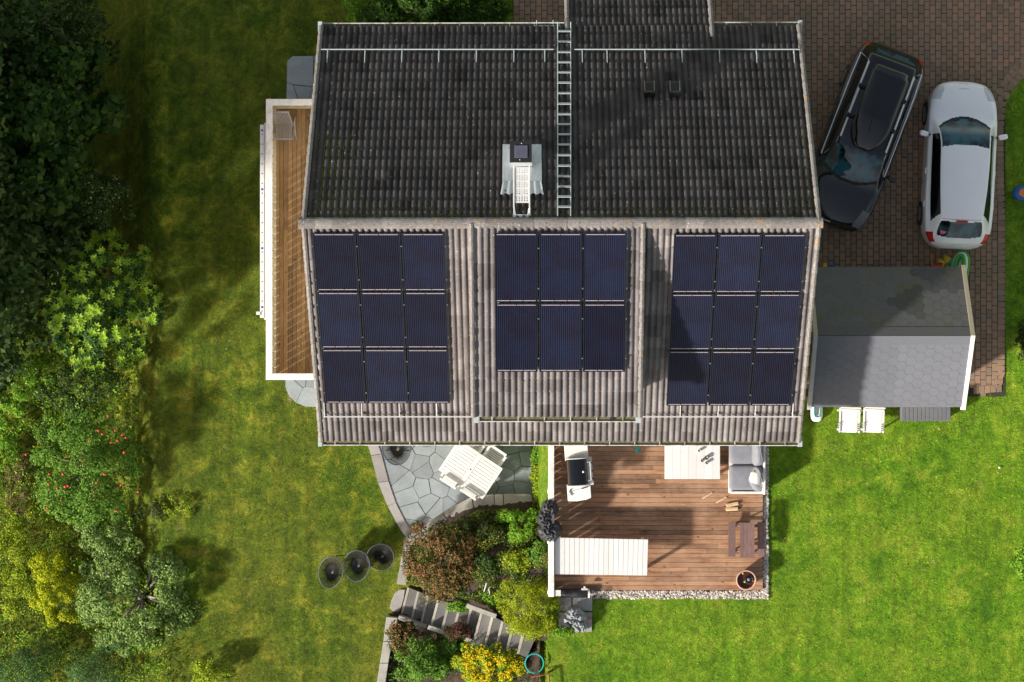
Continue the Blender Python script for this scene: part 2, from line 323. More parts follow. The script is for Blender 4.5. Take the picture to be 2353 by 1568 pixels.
# driveway outline (layout px, z=0)
DRIVE = [(1180, -700), (2800, -700), (2800, 60), (2420, 120), (2353, 170), (2326, 205), (2308, 240), (2302, 300), (2306, 500), (2305, 860), (2296, 900), (2240, 905), (2225, 880), (1800, 880), (1700, 400), (1180, 400)]
DW = poly_at(DRIVE, 0)
BED = [(905, 1320), (930, 1228), (1060, 1150), (1100, 1134), (1226, 1132), (1224, 1000), (1262, 1000), (1262, 1372), (1290, 1372), (1290, 1440), (1235, 1470), (1240, 1600), (850, 1600), (880, 1420)]
PATIO = [(840, 1000), (864, 1075), (890, 1165), (915, 1215), (930, 1230), (1060, 1150), (1240, 1140), (1240, 1000)]
def grass_blades():
    n = 330000; x = RNG.uniform(-14.6, 13.4, n); y = RNG.uniform(-9.6, 9.6, n)
    left = x < -.5
    ok = ~inpoly(x, y, DW)
    ok &= ~((x > -5.3) & (x < 6.2) & (y > -2.3) & (y < 8))
    ok &= ~inpoly(x, y, poly_at([(1250, 980), (1768, 980), (1768, 1378), (1361, 1380), (1361, 1455), (1280, 1455), (1250, 1380)], 0))
    ok &= ~inpoly(x, y, poly_at(BED, -1)) & ~inpoly(x, y, poly_at(PATIO, ZL)) & ~inpoly(x, y, poly_at([(1870, 700), (2215, 700), (2215, 930), (1870, 930)], 0))
    ok &= ~inpoly(x, y, poly_at([(655, 128), (760, 128), (760, 240), (655, 240)], ZL)) & ~inpoly(x, y, poly_at([(655, 873), (740, 873), (740, 938), (700, 935), (658, 905)], ZL))
    ok &= ~inpoly(x, y, poly_at([(0, 0), (150, 0), (250, 450), (300, 700), (280, 1250), (400, 1500), (0, 1568)], ZL))
    x, y = x[ok], y[ok]; n = len(x); z = ground_z(x, y)
    a = RNG.uniform(0, 6.283, n); L = RNG.uniform(.02, .055, n); lean = RNG.uniform(.3, 1.1, n); w = RNG.uniform(.004, .009, n)
    dx, dy = np.cos(a), np.sin(a)
    v0 = np.stack([x - dy * w, y + dx * w, z - .004], -1); v1 = np.stack([x + dy * w, y - dx * w, z - .004], -1)
    v2 = np.stack([x + dx * L * lean, y + dy * L * lean, z + L * .8], -1)
    V = np.stack([v0, v1, v2], 1).reshape(-1, 3); Fc = np.arange(3 * n).reshape(-1, 3)
    return tag(raw("grass", V, Fc, M['grass'], RNG.uniform(0, 1, n), k=3), "short mown grass blades covering both lawns around the house", "grass", kind="stuff")
grass_blades()
def driveway():
    b = MB(); cw, cl, g = .147, .215, .008; x0, y0 = at(1180, 920)[0], at(1180, 920)[1]
    b.prism([Vector((p[0], p[1], .012)) for p in [(x0, y0 + .1), (at(2310, 905)[0], y0 + .1), (at(2310, 905)[0], 9.6), (x0, 9.6)]], .01, 1)
    i = 0; x = x0
    while x < 13.6:
        y = y0 - (cl / 2 if i % 2 else 0)
        while y < 9.7:
            cx, cy = x + cw / 2, y + cl / 2
            vis = not (cx < 6.0 and cy < 7.4) and not (cx < -1.2)
            if vis and inpoly(np.array([cx]), np.array([cy]), DW)[0] and not inpoly(np.array([cx]), np.array([cy]), poly_at([(1960, 620), (1890, 700), (1890, 900), (2200, 900), (2200, 640)], 0))[0]:
                h = .03 + random.uniform(-.002, .002); jx, jy = random.uniform(-.002, .002), random.uniform(-.002, .002)
                X0, X1, Y0, Y1 = x + g / 2 + jx, x + cw - g / 2 + jx, y + g / 2 + jy, y + cl - g / 2 + jy; e = .006
                vs = [(X0, Y0, h - .014), (X1, Y0, h - .014), (X1, Y1, h - .014), (X0, Y1, h - .014), (X0 + e, Y0 + e, h), (X1 - e, Y0 + e, h), (X1 - e, Y1 - e, h), (X0 + e, Y1 - e, h)]
                b.add(vs, [(4, 5, 6, 7), (0, 1, 5, 4), (1, 2, 6, 5), (2, 3, 7, 6), (3, 0, 4, 7)], 0, random.random())
            y += cl
        x += cw; i += 1
    tag(b.build("driveway", [M['paver'], M['joint']]), kind="structure")
    k = MB()                                               # border course of setts along the lawn edge
    path = [(2420, 120), (2353, 170), (2326, 205), (2308, 240), (2302, 300), (2303, 400), (2306, 500), (2306, 700), (2305, 860), (2296, 898), (2230, 903)]
    pts = [at(px, py, 0) for px, py in path]; acc = []
    for p, q in zip(pts[:-1], pts[1:]):
        n = max(1, int((q - p).length / .15)); acc += [(p.lerp(q, t / n), (q - p).normalized()) for t in range(n)]
    for p, d in acc:
        a = math.atan2(d.y, d.x); nrm = Vector((d.y, -d.x, 0))
        for r in range(2 if p.y > 4.5 else 1): k.box(p + nrm * (.06 + r * .2) + Vector((0, 0, .017)), (.135, .19, .04), a, t=random.random())
    tag(k.build("driveway_kerb", [M['paver']], bevel=.006), kind="structure")
driveway()
# ---------------------------------------------------------------- house
ZR, ZE = 6.45, 2.8
XL, XR = at(692, 512, ZR).x, at(1888, 512, ZR).x
yR = at(1200, 513, ZR).y; yF = at(1200, 1012, ZE).y; yB = at(1200, 64, ZE).y
AF = (ZR - ZE) / (yR - yF); CF = ZR - AF * yR              # front plane z = AF*y + CF
AB = -(ZR - ZE) / (yB - yR); CB = ZR - AB * yR
ZRD = ZR + .02; ydE = at(1280, 957, 4.95).y; AD = (ZRD - 4.95) / (yR - ydE); CD = ZRD - AD * yR   # dormer plane
UP = [0, .06, .16, .30, .45, .58, .68, .78, .90]; HP = [.002, .030, .043, .048, .046, .038, .016, -.004, -.004]
def tile_field(x0, x1, A, C, yt, yb, name, parent, roll=.1505, gauge=.315, skip=None):
    """interlocking tiles on plane z=A*y+C from the ridge line yt down to the eave yb"""
    L = abs(yb - yt); cosp = 1 / math.sqrt(1 + A * A); n = max(1, round(L / (gauge * cosp))); sg = 1 if yb > yt else -1
    nr = max(1, round((x1 - x0) / roll)); w = (x1 - x0) / nr; N = Vector((0, -A, 1)).normalized(); b = MB()
    tn = {}
    for j in range(n):
        ya, yc = yt + sg * L * j / n, yt + sg * L * (j + 1) / n
        for i in range(nr):
            jt = random.uniform(-.003, .003) + random.choice((0, 0, 0, .003)); row = []
            if i % 2 == 0 or (j, i // 2) not in tn: tn[(j, i // 2)] = min(1, max(0, random.gauss(.55, .2))) - (.4 if random.random() < .09 else 0) + (.35 if random.random() < .04 else 0)
            t = tn[(j, i // 2)] + random.uniform(-.12, .12)
            us = UP + [1.0]; hs = HP + [HP[0]]; vs = []
            for (yy, lift) in ((ya - sg * .02, -.004), (yc, .024 + jt), (yc, -.004)):
                for u, h in zip(us, hs):
                    p = Vector((x0 + (i + u) * w, yy, A * yy + C)); vs.append(p + N * (h * (1 if lift > 0 or yy != yc else .1) + lift))
            k = len(us); fs = []
            for r in (0, 1):
                for c in range(k - 1):
                    q = (r * k + c, r * k + c + 1, (r + 1) * k + c + 1, (r + 1) * k + c); fs.append(q if sg < 0 else q[::-1])
            fs = [f[::-1] for f in fs]
            b.add(vs, fs, 0, t)
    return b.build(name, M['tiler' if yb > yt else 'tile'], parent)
house = thing("house", "grey tiled house with solar arrays, roof ladder and white left balcony", "house", (0, 2.5, ZL))
def slope(p, q, A, C, off=0): return Vector((p, q, A * q + C + off))
def build_house():
    w = MB(); wx0, wx1, wy0, wy1 = XL + .55, XR - .5, yF + .75, yB - .55; zt = ZE + .55 * .7
    w.box(((wx0 + wx1) / 2, (wy0 + wy1) / 2, (ZL - .2 + 2.85) / 2), (wx1 - wx0, wy1 - wy0, 2.85 - ZL + .2))
    for x in (wx0 + .06, wx1 - .06):
        a, c = (wy0, wy1); vs = [(x - .06, a, 2.85), (x - .06, c, 2.85), (x - .06, yR, ZR - .25), (x + .06, a, 2.85), (x + .06, c, 2.85), (x + .06, yR, ZR - .25)]
        w.add(vs, [(0, 1, 2), (3, 5, 4), (0, 3, 4, 1), (1, 4, 5, 2), (2, 5, 3, 0)])
    dx0, dx1 = at(1090, 700, 5.5).x, at(1469, 700, 5.5).x
    w.box(((dx0 + dx1) / 2, (ydE + .35 + yR) / 2, 4.1), (dx1 - dx0 - .3, yR - ydE - .5, 1.5))       # dormer front wall and cheeks
    w.prism([(dx0 + .16, ydE + .36, 4.9), (dx1 - .16, ydE + .36, 4.9), (dx1 - .16, yR, ZR - .12), (dx0 + .16, yR, ZR - .12)], .6)
    px0 = at(1298, 30, 2.5).x; px1 = at(1637, 30, 2.5).x
    w.box(((px0 + px1) / 2, yB - .2, .95), (px1 - px0 - .8, .8, 2.0))
    w.build("wall", M['wall'], house)
    for i, (x, y, wd) in enumerate(((-3.6, wy0 - .02, 1.2), (-1.4, wy0 - .02, 1.2))):
        f = MB().box((x, y, -.7), (wd, .08, 1.2)).build("window", M['white'], house)
        MB().box((x, y - .05, -.7), (wd - .16, .03, 1.04)).build("pane", M['sglass'], f)
    for x in (1.2, 4.2):
        f = MB().box((x, wy0 - .02, 1.2), (1.8, .08, 2.1)).build("door", M['white'], house)
        MB().box((x, wy0 - .07, 1.3), (1.5, .03, 1.7)).build("pane", M['sglass'], f)
    for x in ((dx0 + dx1) / 2 - .9, (dx0 + dx1) / 2 + .9):
        f = MB().box((x, ydE + .3, 4.35), (1.1, .08, .8)).build("window", M['white'], house)
        MB().box((x, ydE + .25, 4.35), (.94, .03, .64)).build("pane", M['sglass'], f)
    # decking under the tiles
    u = MB()
    for A, C, ya, yc in ((AF, CF, yR, yF + .05), (AB, CB, yR, yB - .05)):
        pts = [slope(XL + .04, ya, A, C, -.02), slope(XR - .04, ya, A, C, -.02), slope(XR - .04, yc, A, C, -.02), slope(XL + .04, yc, A, C, -.02)]; u.prism(pts, .12)
    u.prism([slope(dx0 - .05, yR, AD, CD, -.02), slope(dx1 + .05, yR, AD, CD, -.02), slope(dx1 + .05, ydE + .04, AD, CD, -.02), slope(dx0 - .05, ydE + .04, AD, CD, -.02)], .12)
    yP = onp(1400, 4, AB, CB).y
    u.prism([slope(px0, yB - .3, AB, CB, -.02), slope(px1, yB - .3, AB, CB, -.02), slope(px1, yP - .04, AB, CB, -.02), slope(px0, yP - .04, AB, CB, -.02)], .1)
    u.build("roof_board", M['dark'], house)
    tile_field(XL + .12, dx0 + .02, AF, CF, yR, yF, "front_roof", house)
    tile_field(dx1 - .02, XR - .12, AF, CF, yR, yF, "front_roof", house)
    tile_field(dx0 + .02, dx1 - .02, AF, CF, ydE + .35, yF, "front_roof", house)
    tile_field(dx0 - .05, dx1 + .05, AD, CD, yR, ydE, "dormer_roof", house)
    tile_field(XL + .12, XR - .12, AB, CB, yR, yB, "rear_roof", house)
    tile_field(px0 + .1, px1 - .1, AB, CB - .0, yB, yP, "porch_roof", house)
    # verge tiles
    def verge(x, A, C, ya, yc, sgn):
        b = MB(); n = round(abs(yc - ya) * math.sqrt(1 + A * A) / .33); sg = 1 if yc > ya else -1; N = Vector((0, -A, 1)).normalized()
        for j in range(n):
            p = slope(x, ya + (yc - ya) * j / n, A, C, 0) + N * .03; q = slope(x, ya + (yc - ya) * (j + 1) / n, A, C, 0) + N * .062
            b.tube([p, q], [.052, .064], 8, t=random.uniform(.3, 1))
            b.box((p + q) / 2 + Vector((sgn * .045, 0, -.1)), (.035, abs(q.y - p.y), .16), M3=Matrix.Rotation(math.atan(A), 3, 'X'))
        return b.build("verge", M['ridge'], house)
    for x, s_ in ((XL + .06, -1), (XR - .06, 1)): verge(x, AF, CF, yR, yF, s_); verge(x, AB, CB, yR, yB, s_)
    verge(dx0 - .04, AD, CD, yR, ydE, -1); verge(dx1 + .04, AD, CD, yR, ydE, 1); verge(px0 + .05, AB, CB, yB - .1, yP, -1); verge(px1 - .05, AB, CB, yB - .3, yP, 1)
    # ridge
    b = MB(); n = 31; L = (XR - XL + .06) / n
    for i in range(n):
        x = XL - .03 + i * L; prof = []
        for k in range(9): a = math.pi * k / 8; prof.append((math.cos(a) * .135, math.sin(a) * .085))
        vs = [(x - .03, yR + p, ZR - .015 + q) for p, q in prof] + [(x + L, yR + p * .93, ZR - .022 + q * .93) for p, q in prof]
        b.add(vs, [(k, k + 1, k + 10, k + 9) for k in range(8)] + [tuple(range(9))[::-1], tuple(range(9, 18))], 0, random.random())
    b.build("ridge", M['ridge'], house)
    # moss cushions lying in the tile channels just behind the ridge and along both rear verges
    b = MB()
    for _ in range(1900):
        r = random.random()
        if r < .5: x = random.uniform(XL + .15, XR - .15); y = yR + .12 + abs(random.gauss(0, .16)); 
        elif r < .85: x = XL + .15 + abs(random.gauss(0, .45)); y = random.uniform(yR + .1, yR + 2.2) 
        else: x = XR - .15 - abs(random.gauss(0, .22)); y = random.uniform(yR + .1, yR + 2.4)
        i = round((x - XL - .12) / .1505); x = XL + .12 + (i + .84) * .1505 + random.uniform(-.012, .012)
        if x > XR - .12 or 1.05 < x < 0: continue
        s_ = random.uniform(.015, .04); b.ball(slope(x, y, AB, CB, .012), (s_ * .8, s_ * 1.5, s_ * .5), 6, 4, jit=.15)
    for _ in range(26):
        x = random.uniform(dx0 + .3, dx1 - .3); x = dx0 - .05 + (round((x - dx0) / .1505) + .84) * .1505; y = random.uniform(ydE + .1, ydE + .9); b.ball(slope(x, y, AD, CD, .01), (.025, .035, .02), 6, 4, jit=.2)
    b.build("moss", M['moss'], house)
    # gutters
    def gutter(x0, x1, y, z, out, name="gutter"):
        b = MB(); n = 7; pr = [(.065 * math.cos(math.pi + math.pi * k / 6), .065 * math.sin(math.pi + math.pi * k / 6)) for k in range(n)]
        vs = []; 
        for x in (x0, x1):
            vs += [(x, y + p * 1.05, z + q) for p, q in pr] + [(x, y + p * .94, z + q * .9) for p, q in pr[::-1]]
        k = 2 * n; b.add(vs, [(i, (i + 1) % k, (i + 1) % k + k, i + k) for i in range(k)] + [tuple(range(k))[::-1], tuple(range(k, 2 * k))])
        b.tube([(x0, y + out * .07, z + .012), (x1, y + out * .07, z + .012)], .013, 6)
        x = x0 + .3
        while x < x1: b.box((x, y, z + .012), (.02, .14, .008)); x += .62
        g = b.build(name, M['gutter'], house)
        c = MB(); c.box(((x0 + x1) / 2, y, z - .03), (x1 - x0 - .02, .09, .02)); c.build("silt", M['sog'], g)
        return g
    gutter(XL + .1, XR - .05, yF - .055, ZE - .01, -1); gutter(dx0 + .1, dx1 - .05, ydE - .055, 4.94, -1)
    gutter(XL + .1, px0 - .02, yB + .05, ZE - .02, 1); gutter(px1 + .02, XR - .05, yB + .05, ZE - .02, 1); gutter(px0 + .1, px1 - .1, yP + .05, AB * yP + CB - .02, 1)
    for x in (XL + .03, XR - .02):
        for y in (yF - .02, yB + .02): MB().box((x, y, ZE - .05), (.1, .28, .16)).build("barge_end", M['galv'], house)
    for x in (dx0 + .02, dx1): MB().box((x, ydE - .03, 4.9), (.12, .26, .14)).build("barge_end", M['galv'], house)
    MB().lathe([(.05, 0), (.05, .035)], (dx1 - .62, ydE - .055, 4.93), 14).build("outlet", M['black'], house)
    MB().lathe([(.045, 0), (.045, .035)], (XR - .95, yF - .055, ZE), 14).build("outlet", M['black'], house)
    # snow guards
    def guard(pxa, pxb, py, A, C, brs, up):
        N = Vector((0, -A, 1)).normalized(); b = MB(); a, c = onp(pxa, py, A, C, .16), onp(pxb, py, A, C, .16); b.tube([a, c], .015, 8)
        g = b.build("snow_guard", M['mossyrail'] if up < 0 else M['galv'], house)
        for q in brs:
            p = onp(q, py, A, C, .16); d = Vector((0, 1, A)).normalized() * (.42 if up < 0 else -.42)
            k = MB(); k.tube([p, p + d * .25 - N * .02, p + d * .9 - N * .075], [.012, .012, .010], 6); k.box(p - N * .06 + d * .1, (.02, .05, .12)); k.build("bracket", M['mossyrail'] if up < 0 else M['galv'], g)
    guard(744, 1086, 958, AF, CF, (746, 832, 918, 1004), -1); guard(1476, 1838, 958, AF, CF, (1563, 1650, 1735, 1821), -1)
    guard(738, 1272, 114, AB, CB, (753, 839, 924, 1009, 1095, 1181, 1252), 1); guard(1320, 1838, 114, AB, CB, (1338, 1395, 1482, 1567, 1653, 1738, 1824), 1)
    # roof ladder
    b = MB()
    for px in (1281.5, 1311.5): b.tube([onp(px, 497, AB, CB, .09), onp(px, 68, AB, CB, .09), onp(px, 61, AB, CB, .09) + Vector((0, .1, .04))], .014, 6)
    lad = b.build("roof_ladder", M['galv'], house)
    for i in range(18):
        py = 72 + 404 * i / 17 + (.6 * math.sin(i)); a, c = onp(1281.5, py, AB, CB, .11), onp(1311.5, py, AB, CB, .11)
        k = MB(); k.box((a + c) / 2, (c.x - a.x + .02, .05, .02), M3=Matrix.Rotation(math.atan(AB), 3, 'X')); 
        for t in (.2, .4, .6, .8): k.box(a.lerp(c, t) + Vector((0, 0, .012)), (.012, .02, .006), m=1)
        k.build("rung", [M['galv'], M['black']], lad)
    b = MB()
    for px in (1233, 1271): p = at(px, 62, ZE); b.tube([p, p + Vector((0, .16, 0))], .012, 5)
    a, c = at(1226, 60, ZE + .02), at(1283, 60, ZE + .02); b.tube([a, c], .014, 5); b.build("hook_rail", M['galv'], house)
    # chimney
    zc = 6.95; c0 = at(1172.5, 374, zc); c1 = at(1221, 327, zc); cx, cy = (c0.x + c1.x) / 2, (c0.y + c1.y) / 2; wx = c1.x - c0.x; wy = c1.y - c0.y
    ch = MB().box((cx, cy, (zc + 3.5) / 2), (wx, wy, zc - 3.5)).build("chimney", M['lead'], house)
    cap = MB(); cap.box((cx, cy, zc + .13), (wx + .02, wy + .02, .05)); cap.box((cx, cy, zc + .06), (wx * .7, wy * .7, .12))
    for q in (-1, 1): cap.ball((cx + .02 * q, cy + q * wy * .4, zc + .165), .014, 6, 4, m=1)
    cap.build("chimney_cap", [M['dark'], M['chrome']], ch, bevel=.01)
    MB().box((cx + .01, cy, zc + .165), (wx * .62, wy * .62, .035)).build("cap_lid", M['navy'], ch, bevel=.012)
    f = MB(); N = Vector((0, -AB, 1)).normalized()
    q = [onp(a, c, AB, CB, .10) for a, c in ((1154, 417), (1245, 417), (1244, 332), (1155, 332))]; f.prism(q, .03)
    nn = 48; vs = []
    for r, py in enumerate((417, 446)):
        for i in range(nn + 1):
            t = i / nn; px = (1155 - 5 * r) + t * (89 + 10 * r); h = .075 + .012 * math.sin(t * math.pi * 2 * 6.2); vs.append(onp(px, py + (2 * math.sin(t * 39) if r else 0), AB, CB, h + .02))
    f.add(vs, [(i, i + 1, i + nn + 2, i + nn + 1) for i in range(nn)]); f.box((cx, cy - wy / 2 - .02, 6.4), (wx + .03, .03, .9))
    f.build("flashing", M['lead'], ch)
    # chimney sweep's platform
    pl = MB(); za = onp(1198, 475, AB, CB).z + .22; zb = za
    p0 = at(1198, 386, za); p1 = at(1199, 467, za); ww = .36; dirv = (p1 - p0); n = 20; Ln = dirv.length
    for s_ in (-1, 1):
        pl.box((p0 + p1) / 2 + Vector((s_ * ww / 2, 0, .02)), (.03, Ln + .2, .06)); pl.box(p1 + Vector((s_ * ww / 2, -.1, .0)), (.028, .3, .05))
        pl.tube([p1 + Vector((s_ * ww * .46, -.12, 0)), onp(1199 + s_ * 14, 499, AB, CB, .05)], .014, 5)
    for r in range(n):
        y = p0.y - Ln * (r + .5) / n; pl.box((p0.x, y + Ln / n * .3, za + .02), (ww, Ln / n * .45, .012))
        if r % 4 != 3:
            for k in range(6): pl.box((p0.x - ww / 2 + ww * (k + .5) / 6 + (ww / 24), y - Ln / n * .2, za + .02), (ww / 6 * .55, Ln / n * .6, .012))
        else: pl.box((p0.x, y - Ln / n * .2, za + .02), (ww, Ln / n * .6, .012))
    pl.box((p1.x, p1.y - .3, za), (ww + .06, .07, .02)); pl.build("sweep_platform", M['mossyrail'], ch)
    # vents
    for pa in (1491.5, 1550):
        p = onp(pa, 213, AB, CB, 0); b = MB(); Q = Matrix.Rotation(math.atan(AB), 3, 'X')
        b.box(p + N * .1, (.27, .40, .18), M3=Q); b.box(p + N * .2 + Vector((0, .0, 0)), (.19, .24, .04), M3=Q, m=1)
        for s_ in (-1, 1): b.box(p + N * .2 + Vector((s_ * .115, .02, 0)), (.028, .33, .05), M3=Q, m=2)
        b.box(p + Q @ Vector((0, -.17, .20)), (.24, .08, .05), M3=Q); b.build("roof_vent", [M['dark'], M['black'], M['greyp']], house, bevel=.01)
    # balcony on the west side
    zf, zt = .15, 1.15; a = at(609.5, 228, zt); c = at(616, 873.5, zt); x0 = at(611, 550, zt).x; y1, y0 = a.y, c.y; x1 = XL + .6
    b = MB(); nb = int((x1 - x0) / .115)
    for i in range(nb + 1):
        xx = x0 + .1 + i * .115; yy = y0 + .06
        while yy < y1 - .06:
            L = min(random.uniform(2.5, 4.2), y1 - .06 - yy); b.box((xx + .055, yy + L / 2, zf - .015), (.108, L - .004, .03), t=random.random()); yy += L
    b.box(((x0 + x1) / 2 + .05, (y0 + y1) / 2, zf - .13), (x1 - x0 - .15, y1 - y0 - .1, .14))
    bal = b.build("balcony", M['balc'], house)
    b = MB(); cw = .165
    b.box((x0 + cw / 2, (y0 + y1) / 2, zt - .02), (cw, y1 - y0, .04)); b.box(((x0 + cw + x1) / 2, y1 - cw / 2, zt - .02), (x1 - x0 - cw, cw, .04)); b.box(((x0 + cw + x1) / 2, y0 + cw / 2, zt - .02), (x1 - x0 - cw, cw, .04))
    b.build("handrail", M['white'], bal, bevel=.006)
    b = MB(); y = y0 + .1
    while y < y1 - .1: b.box((x0 + .085, y + .087, (zf + zt) / 2 - .06), (.022, .174, zt - zf - .08), t=random.random()); y += .205
    for yy in (y0 + .085, y1 - .085):
        x = x0 + .12
        while x < x1: b.box((x + .087, yy, (zf + zt) / 2 - .06), (.174, .022, zt - zf - .08), t=random.random()); x += .205
    b.build("railing_board", M['cream'], bal)
    b = MB(); b.box((x0 + .12, (y0 + y1) / 2, zf + .12), (.045, y1 - y0 - .25, .09)); b.box(((x0 + x1) / 2, y1 - .12, zf + .12), (x1 - x0 - .3, .045, .09)); b.box((x0 + .12, (y0 + y1) / 2, zt - .09), (.045, y1 - y0 - .25, .09)); b.build("railing_batten", M['cream'], bal)
    for yy in (y0 + .12, (y0 + y1) / 2, y1 - .12): MB().box((x0 + .2, yy, (ZL + zf) / 2 - .1), (.12, .12, zf - ZL - .18)).build("post", M['white'], bal)
    return x0, y0, y1, zf, zt
BX0, BY0, BY1, BZF, BZT = build_house()
# white plank hung outside the balcony
p = thing("plank", "long white plank with screw holes and blue marks outside the balcony railing", "plank", at(602, 500, 1.0))
a, c = at(602, 287, 1.0), at(602.5, 731, 1.0)
MB().box(((a.x + c.x) / 2, (a.y + c.y) / 2, .98), (.105, a.y - c.y, .04)).build("board", M['plastic'], p, bevel=.006)
b = MB(); y = a.y - .25; i = 0
while y > c.y + .1:
    if i % 6 == 0: b.box(((a.x + c.x) / 2, y + .1, 1.003), (.05, .05, .006), m=1)
    b.lathe([(.016, 0), (.016, .006)], ((a.x + c.x) / 2, y, 1.0), 8); y -= .253; i += 1
b.build("screw", [M['black'], M['blue']], p)
MB().box((a.x + .1, c.y + .3, .96), (.2, .05, .03)).build("bracket", M['white'], p); MB().box((a.x - .08, c.y + .12, .985), (.14, .08, .03)).build("bracket", M['white'], p)
MB().box((a.x + .075, (a.y + c.y) / 2 + .0, .97), (.045, a.y - c.y + .1, .03)).build("batten", M['white'], p)
# folding chair on the balcony
def folding_chair():
    q = at(654, 292, .45); t = lthing("folding_chair", "grey slatted folding chair at the top end of the balcony", "chair", (q.x, q.y, BZF), 0)
    Lh = .42; b = MB()
    for i in range(12):
        x = -.2 + i * .036; b.box((x, -.13, .40), (.016, .36, .015))
    b.build("seat", M['pineg'], t)
    b = MB(); Q = Matrix.Rotation(math.radians(62), 3, 'X')
    for i in range(12): x = -.2 + i * .036; b.tube([(x, .05, .42), (x - .05, .30, .78)], .009, 4)
    b.tube([(.22, .02, .3), (.15, .33, .80)], .018, 5); b.tube([(-.24, .02, .3), (-.29, .33, .80)], .018, 5); b.box((-.07, .32, .80), (.5, .045, .05)); b.build("backrest", M['pineg'], t)
    MB().box((-.0, -.33, .42), (.48, .04, .035)).build("seat_rail", M['pineg'], t)
    for s_ in (-1, 1):
        MB().tube([(s_ * .235, -.32, .42), (s_ * .235, .28, 0)], .016, 5).build("leg", M['pineg'], t); MB().tube([(s_ * .255, .1, .42), (s_ * .27, -.3, 0)], .016, 5).build("leg", M['pineg'], t)
    MB().tube([(.29, .12, .55), (.31, -.25, .55)], .016, 5).build("armrest", M['pineg'], t)
folding_chair()
# ---------------------------------------------------------------- solar panels
def panels():
    W, H = 1.02, 1.0
    proto = {}
    def make(w, h, key, loc):
        root = lthing("solar_panel", "", "solar panel", loc, 0, None)
        b = MB(); fw = .018
        for s_ in (-1, 1): b.box((s_ * (w / 2 - fw / 2), 0, 0), (fw, h, .036)); b.box((0, s_ * (h / 2 - fw / 2), 0), (w - 2 * fw, fw, .036))
        b.build("frame", M['frame'], root)
        MB().box((0, 0, 0), (w - 2 * fw, h - 2 * fw, .026)).build("cell_sheet", M['cell'], root)
        for n, y in ((2, h / 2 - fw - .022), (3, -h / 2 + fw + .018)):
            L = (w - .08) / n; b = MB()
            for i in range(n): b.box((-(w - .08) / 2 + L * (i + .5), y, .0145), (L - .018, .012, .004))
            b.build("ribbon", M['strip'], root)
        for s_ in (-1, 1):
            for y in (-.3 * h, .28 * h): MB().box((s_ * (w / 2 + .012), y, .01), (.02, .03, .04)).build("clamp", M['greyp'], root)
        return root
    def array(name, cols, rows, A, C, wd, off, what):
        ang = math.atan(A)
        for r, (pa, pb) in enumerate(rows):
            for c in range(cols):
                ya, yb = onp(1200, pa, A, C, off).y, onp(1200, pb, A, C, off).y; ym = (ya + yb) / 2; h = (ya - yb) * math.sqrt(1 + A * A) - .012
                x = wd[0] + (wd[1] - wd[0]) * (c + .5) / cols; w = (wd[1] - wd[0]) / cols - .035; key = (round(w, 3), what)
                loc = (x, ym, A * ym + C + off)
                if key not in proto: proto[key] = make(w, h, key, loc); o = proto[key]; proto[(key, 'h')] = h
                else: o = tree_copy(proto[key], loc, 0, "")
                o.rotation_euler = (ang, 0, 0); o.scale = (1, h / proto[(key, 'h')], 1)
                rn = (["top", "middle", "bottom"] if len(rows) == 3 else ["upper", "lower"])[r]; cn = ["left", "middle", "right"][c]
                o["label"] = f"dark blue solar panel in the {rn} row, {cn} column of the {what} roof array"; o["group"] = "solar panels on the front roof"
    lf = (onp(718, 560, AF, CF, .1).x, onp(1024, 560, AF, CF, .1).x)
    array("l", 3, ((535, 668.5), (670.5, 800), (802, 927)), AF, CF, lf, .13, "left")
    array("c", 3, ((535, 695), (697, 855)), AD, CD, (onp(1135, 560, AD, CD, .1).x, onp(1442, 560, AD, CD, .1).x), .13, "centre")
    array("r", 3, ((538, 673), (675, 804), (806, 932)), AF, CF, (onp(1546, 560, AF, CF, .1).x, onp(1852, 560, AF, CF, .1).x), .13, "right")
panels()
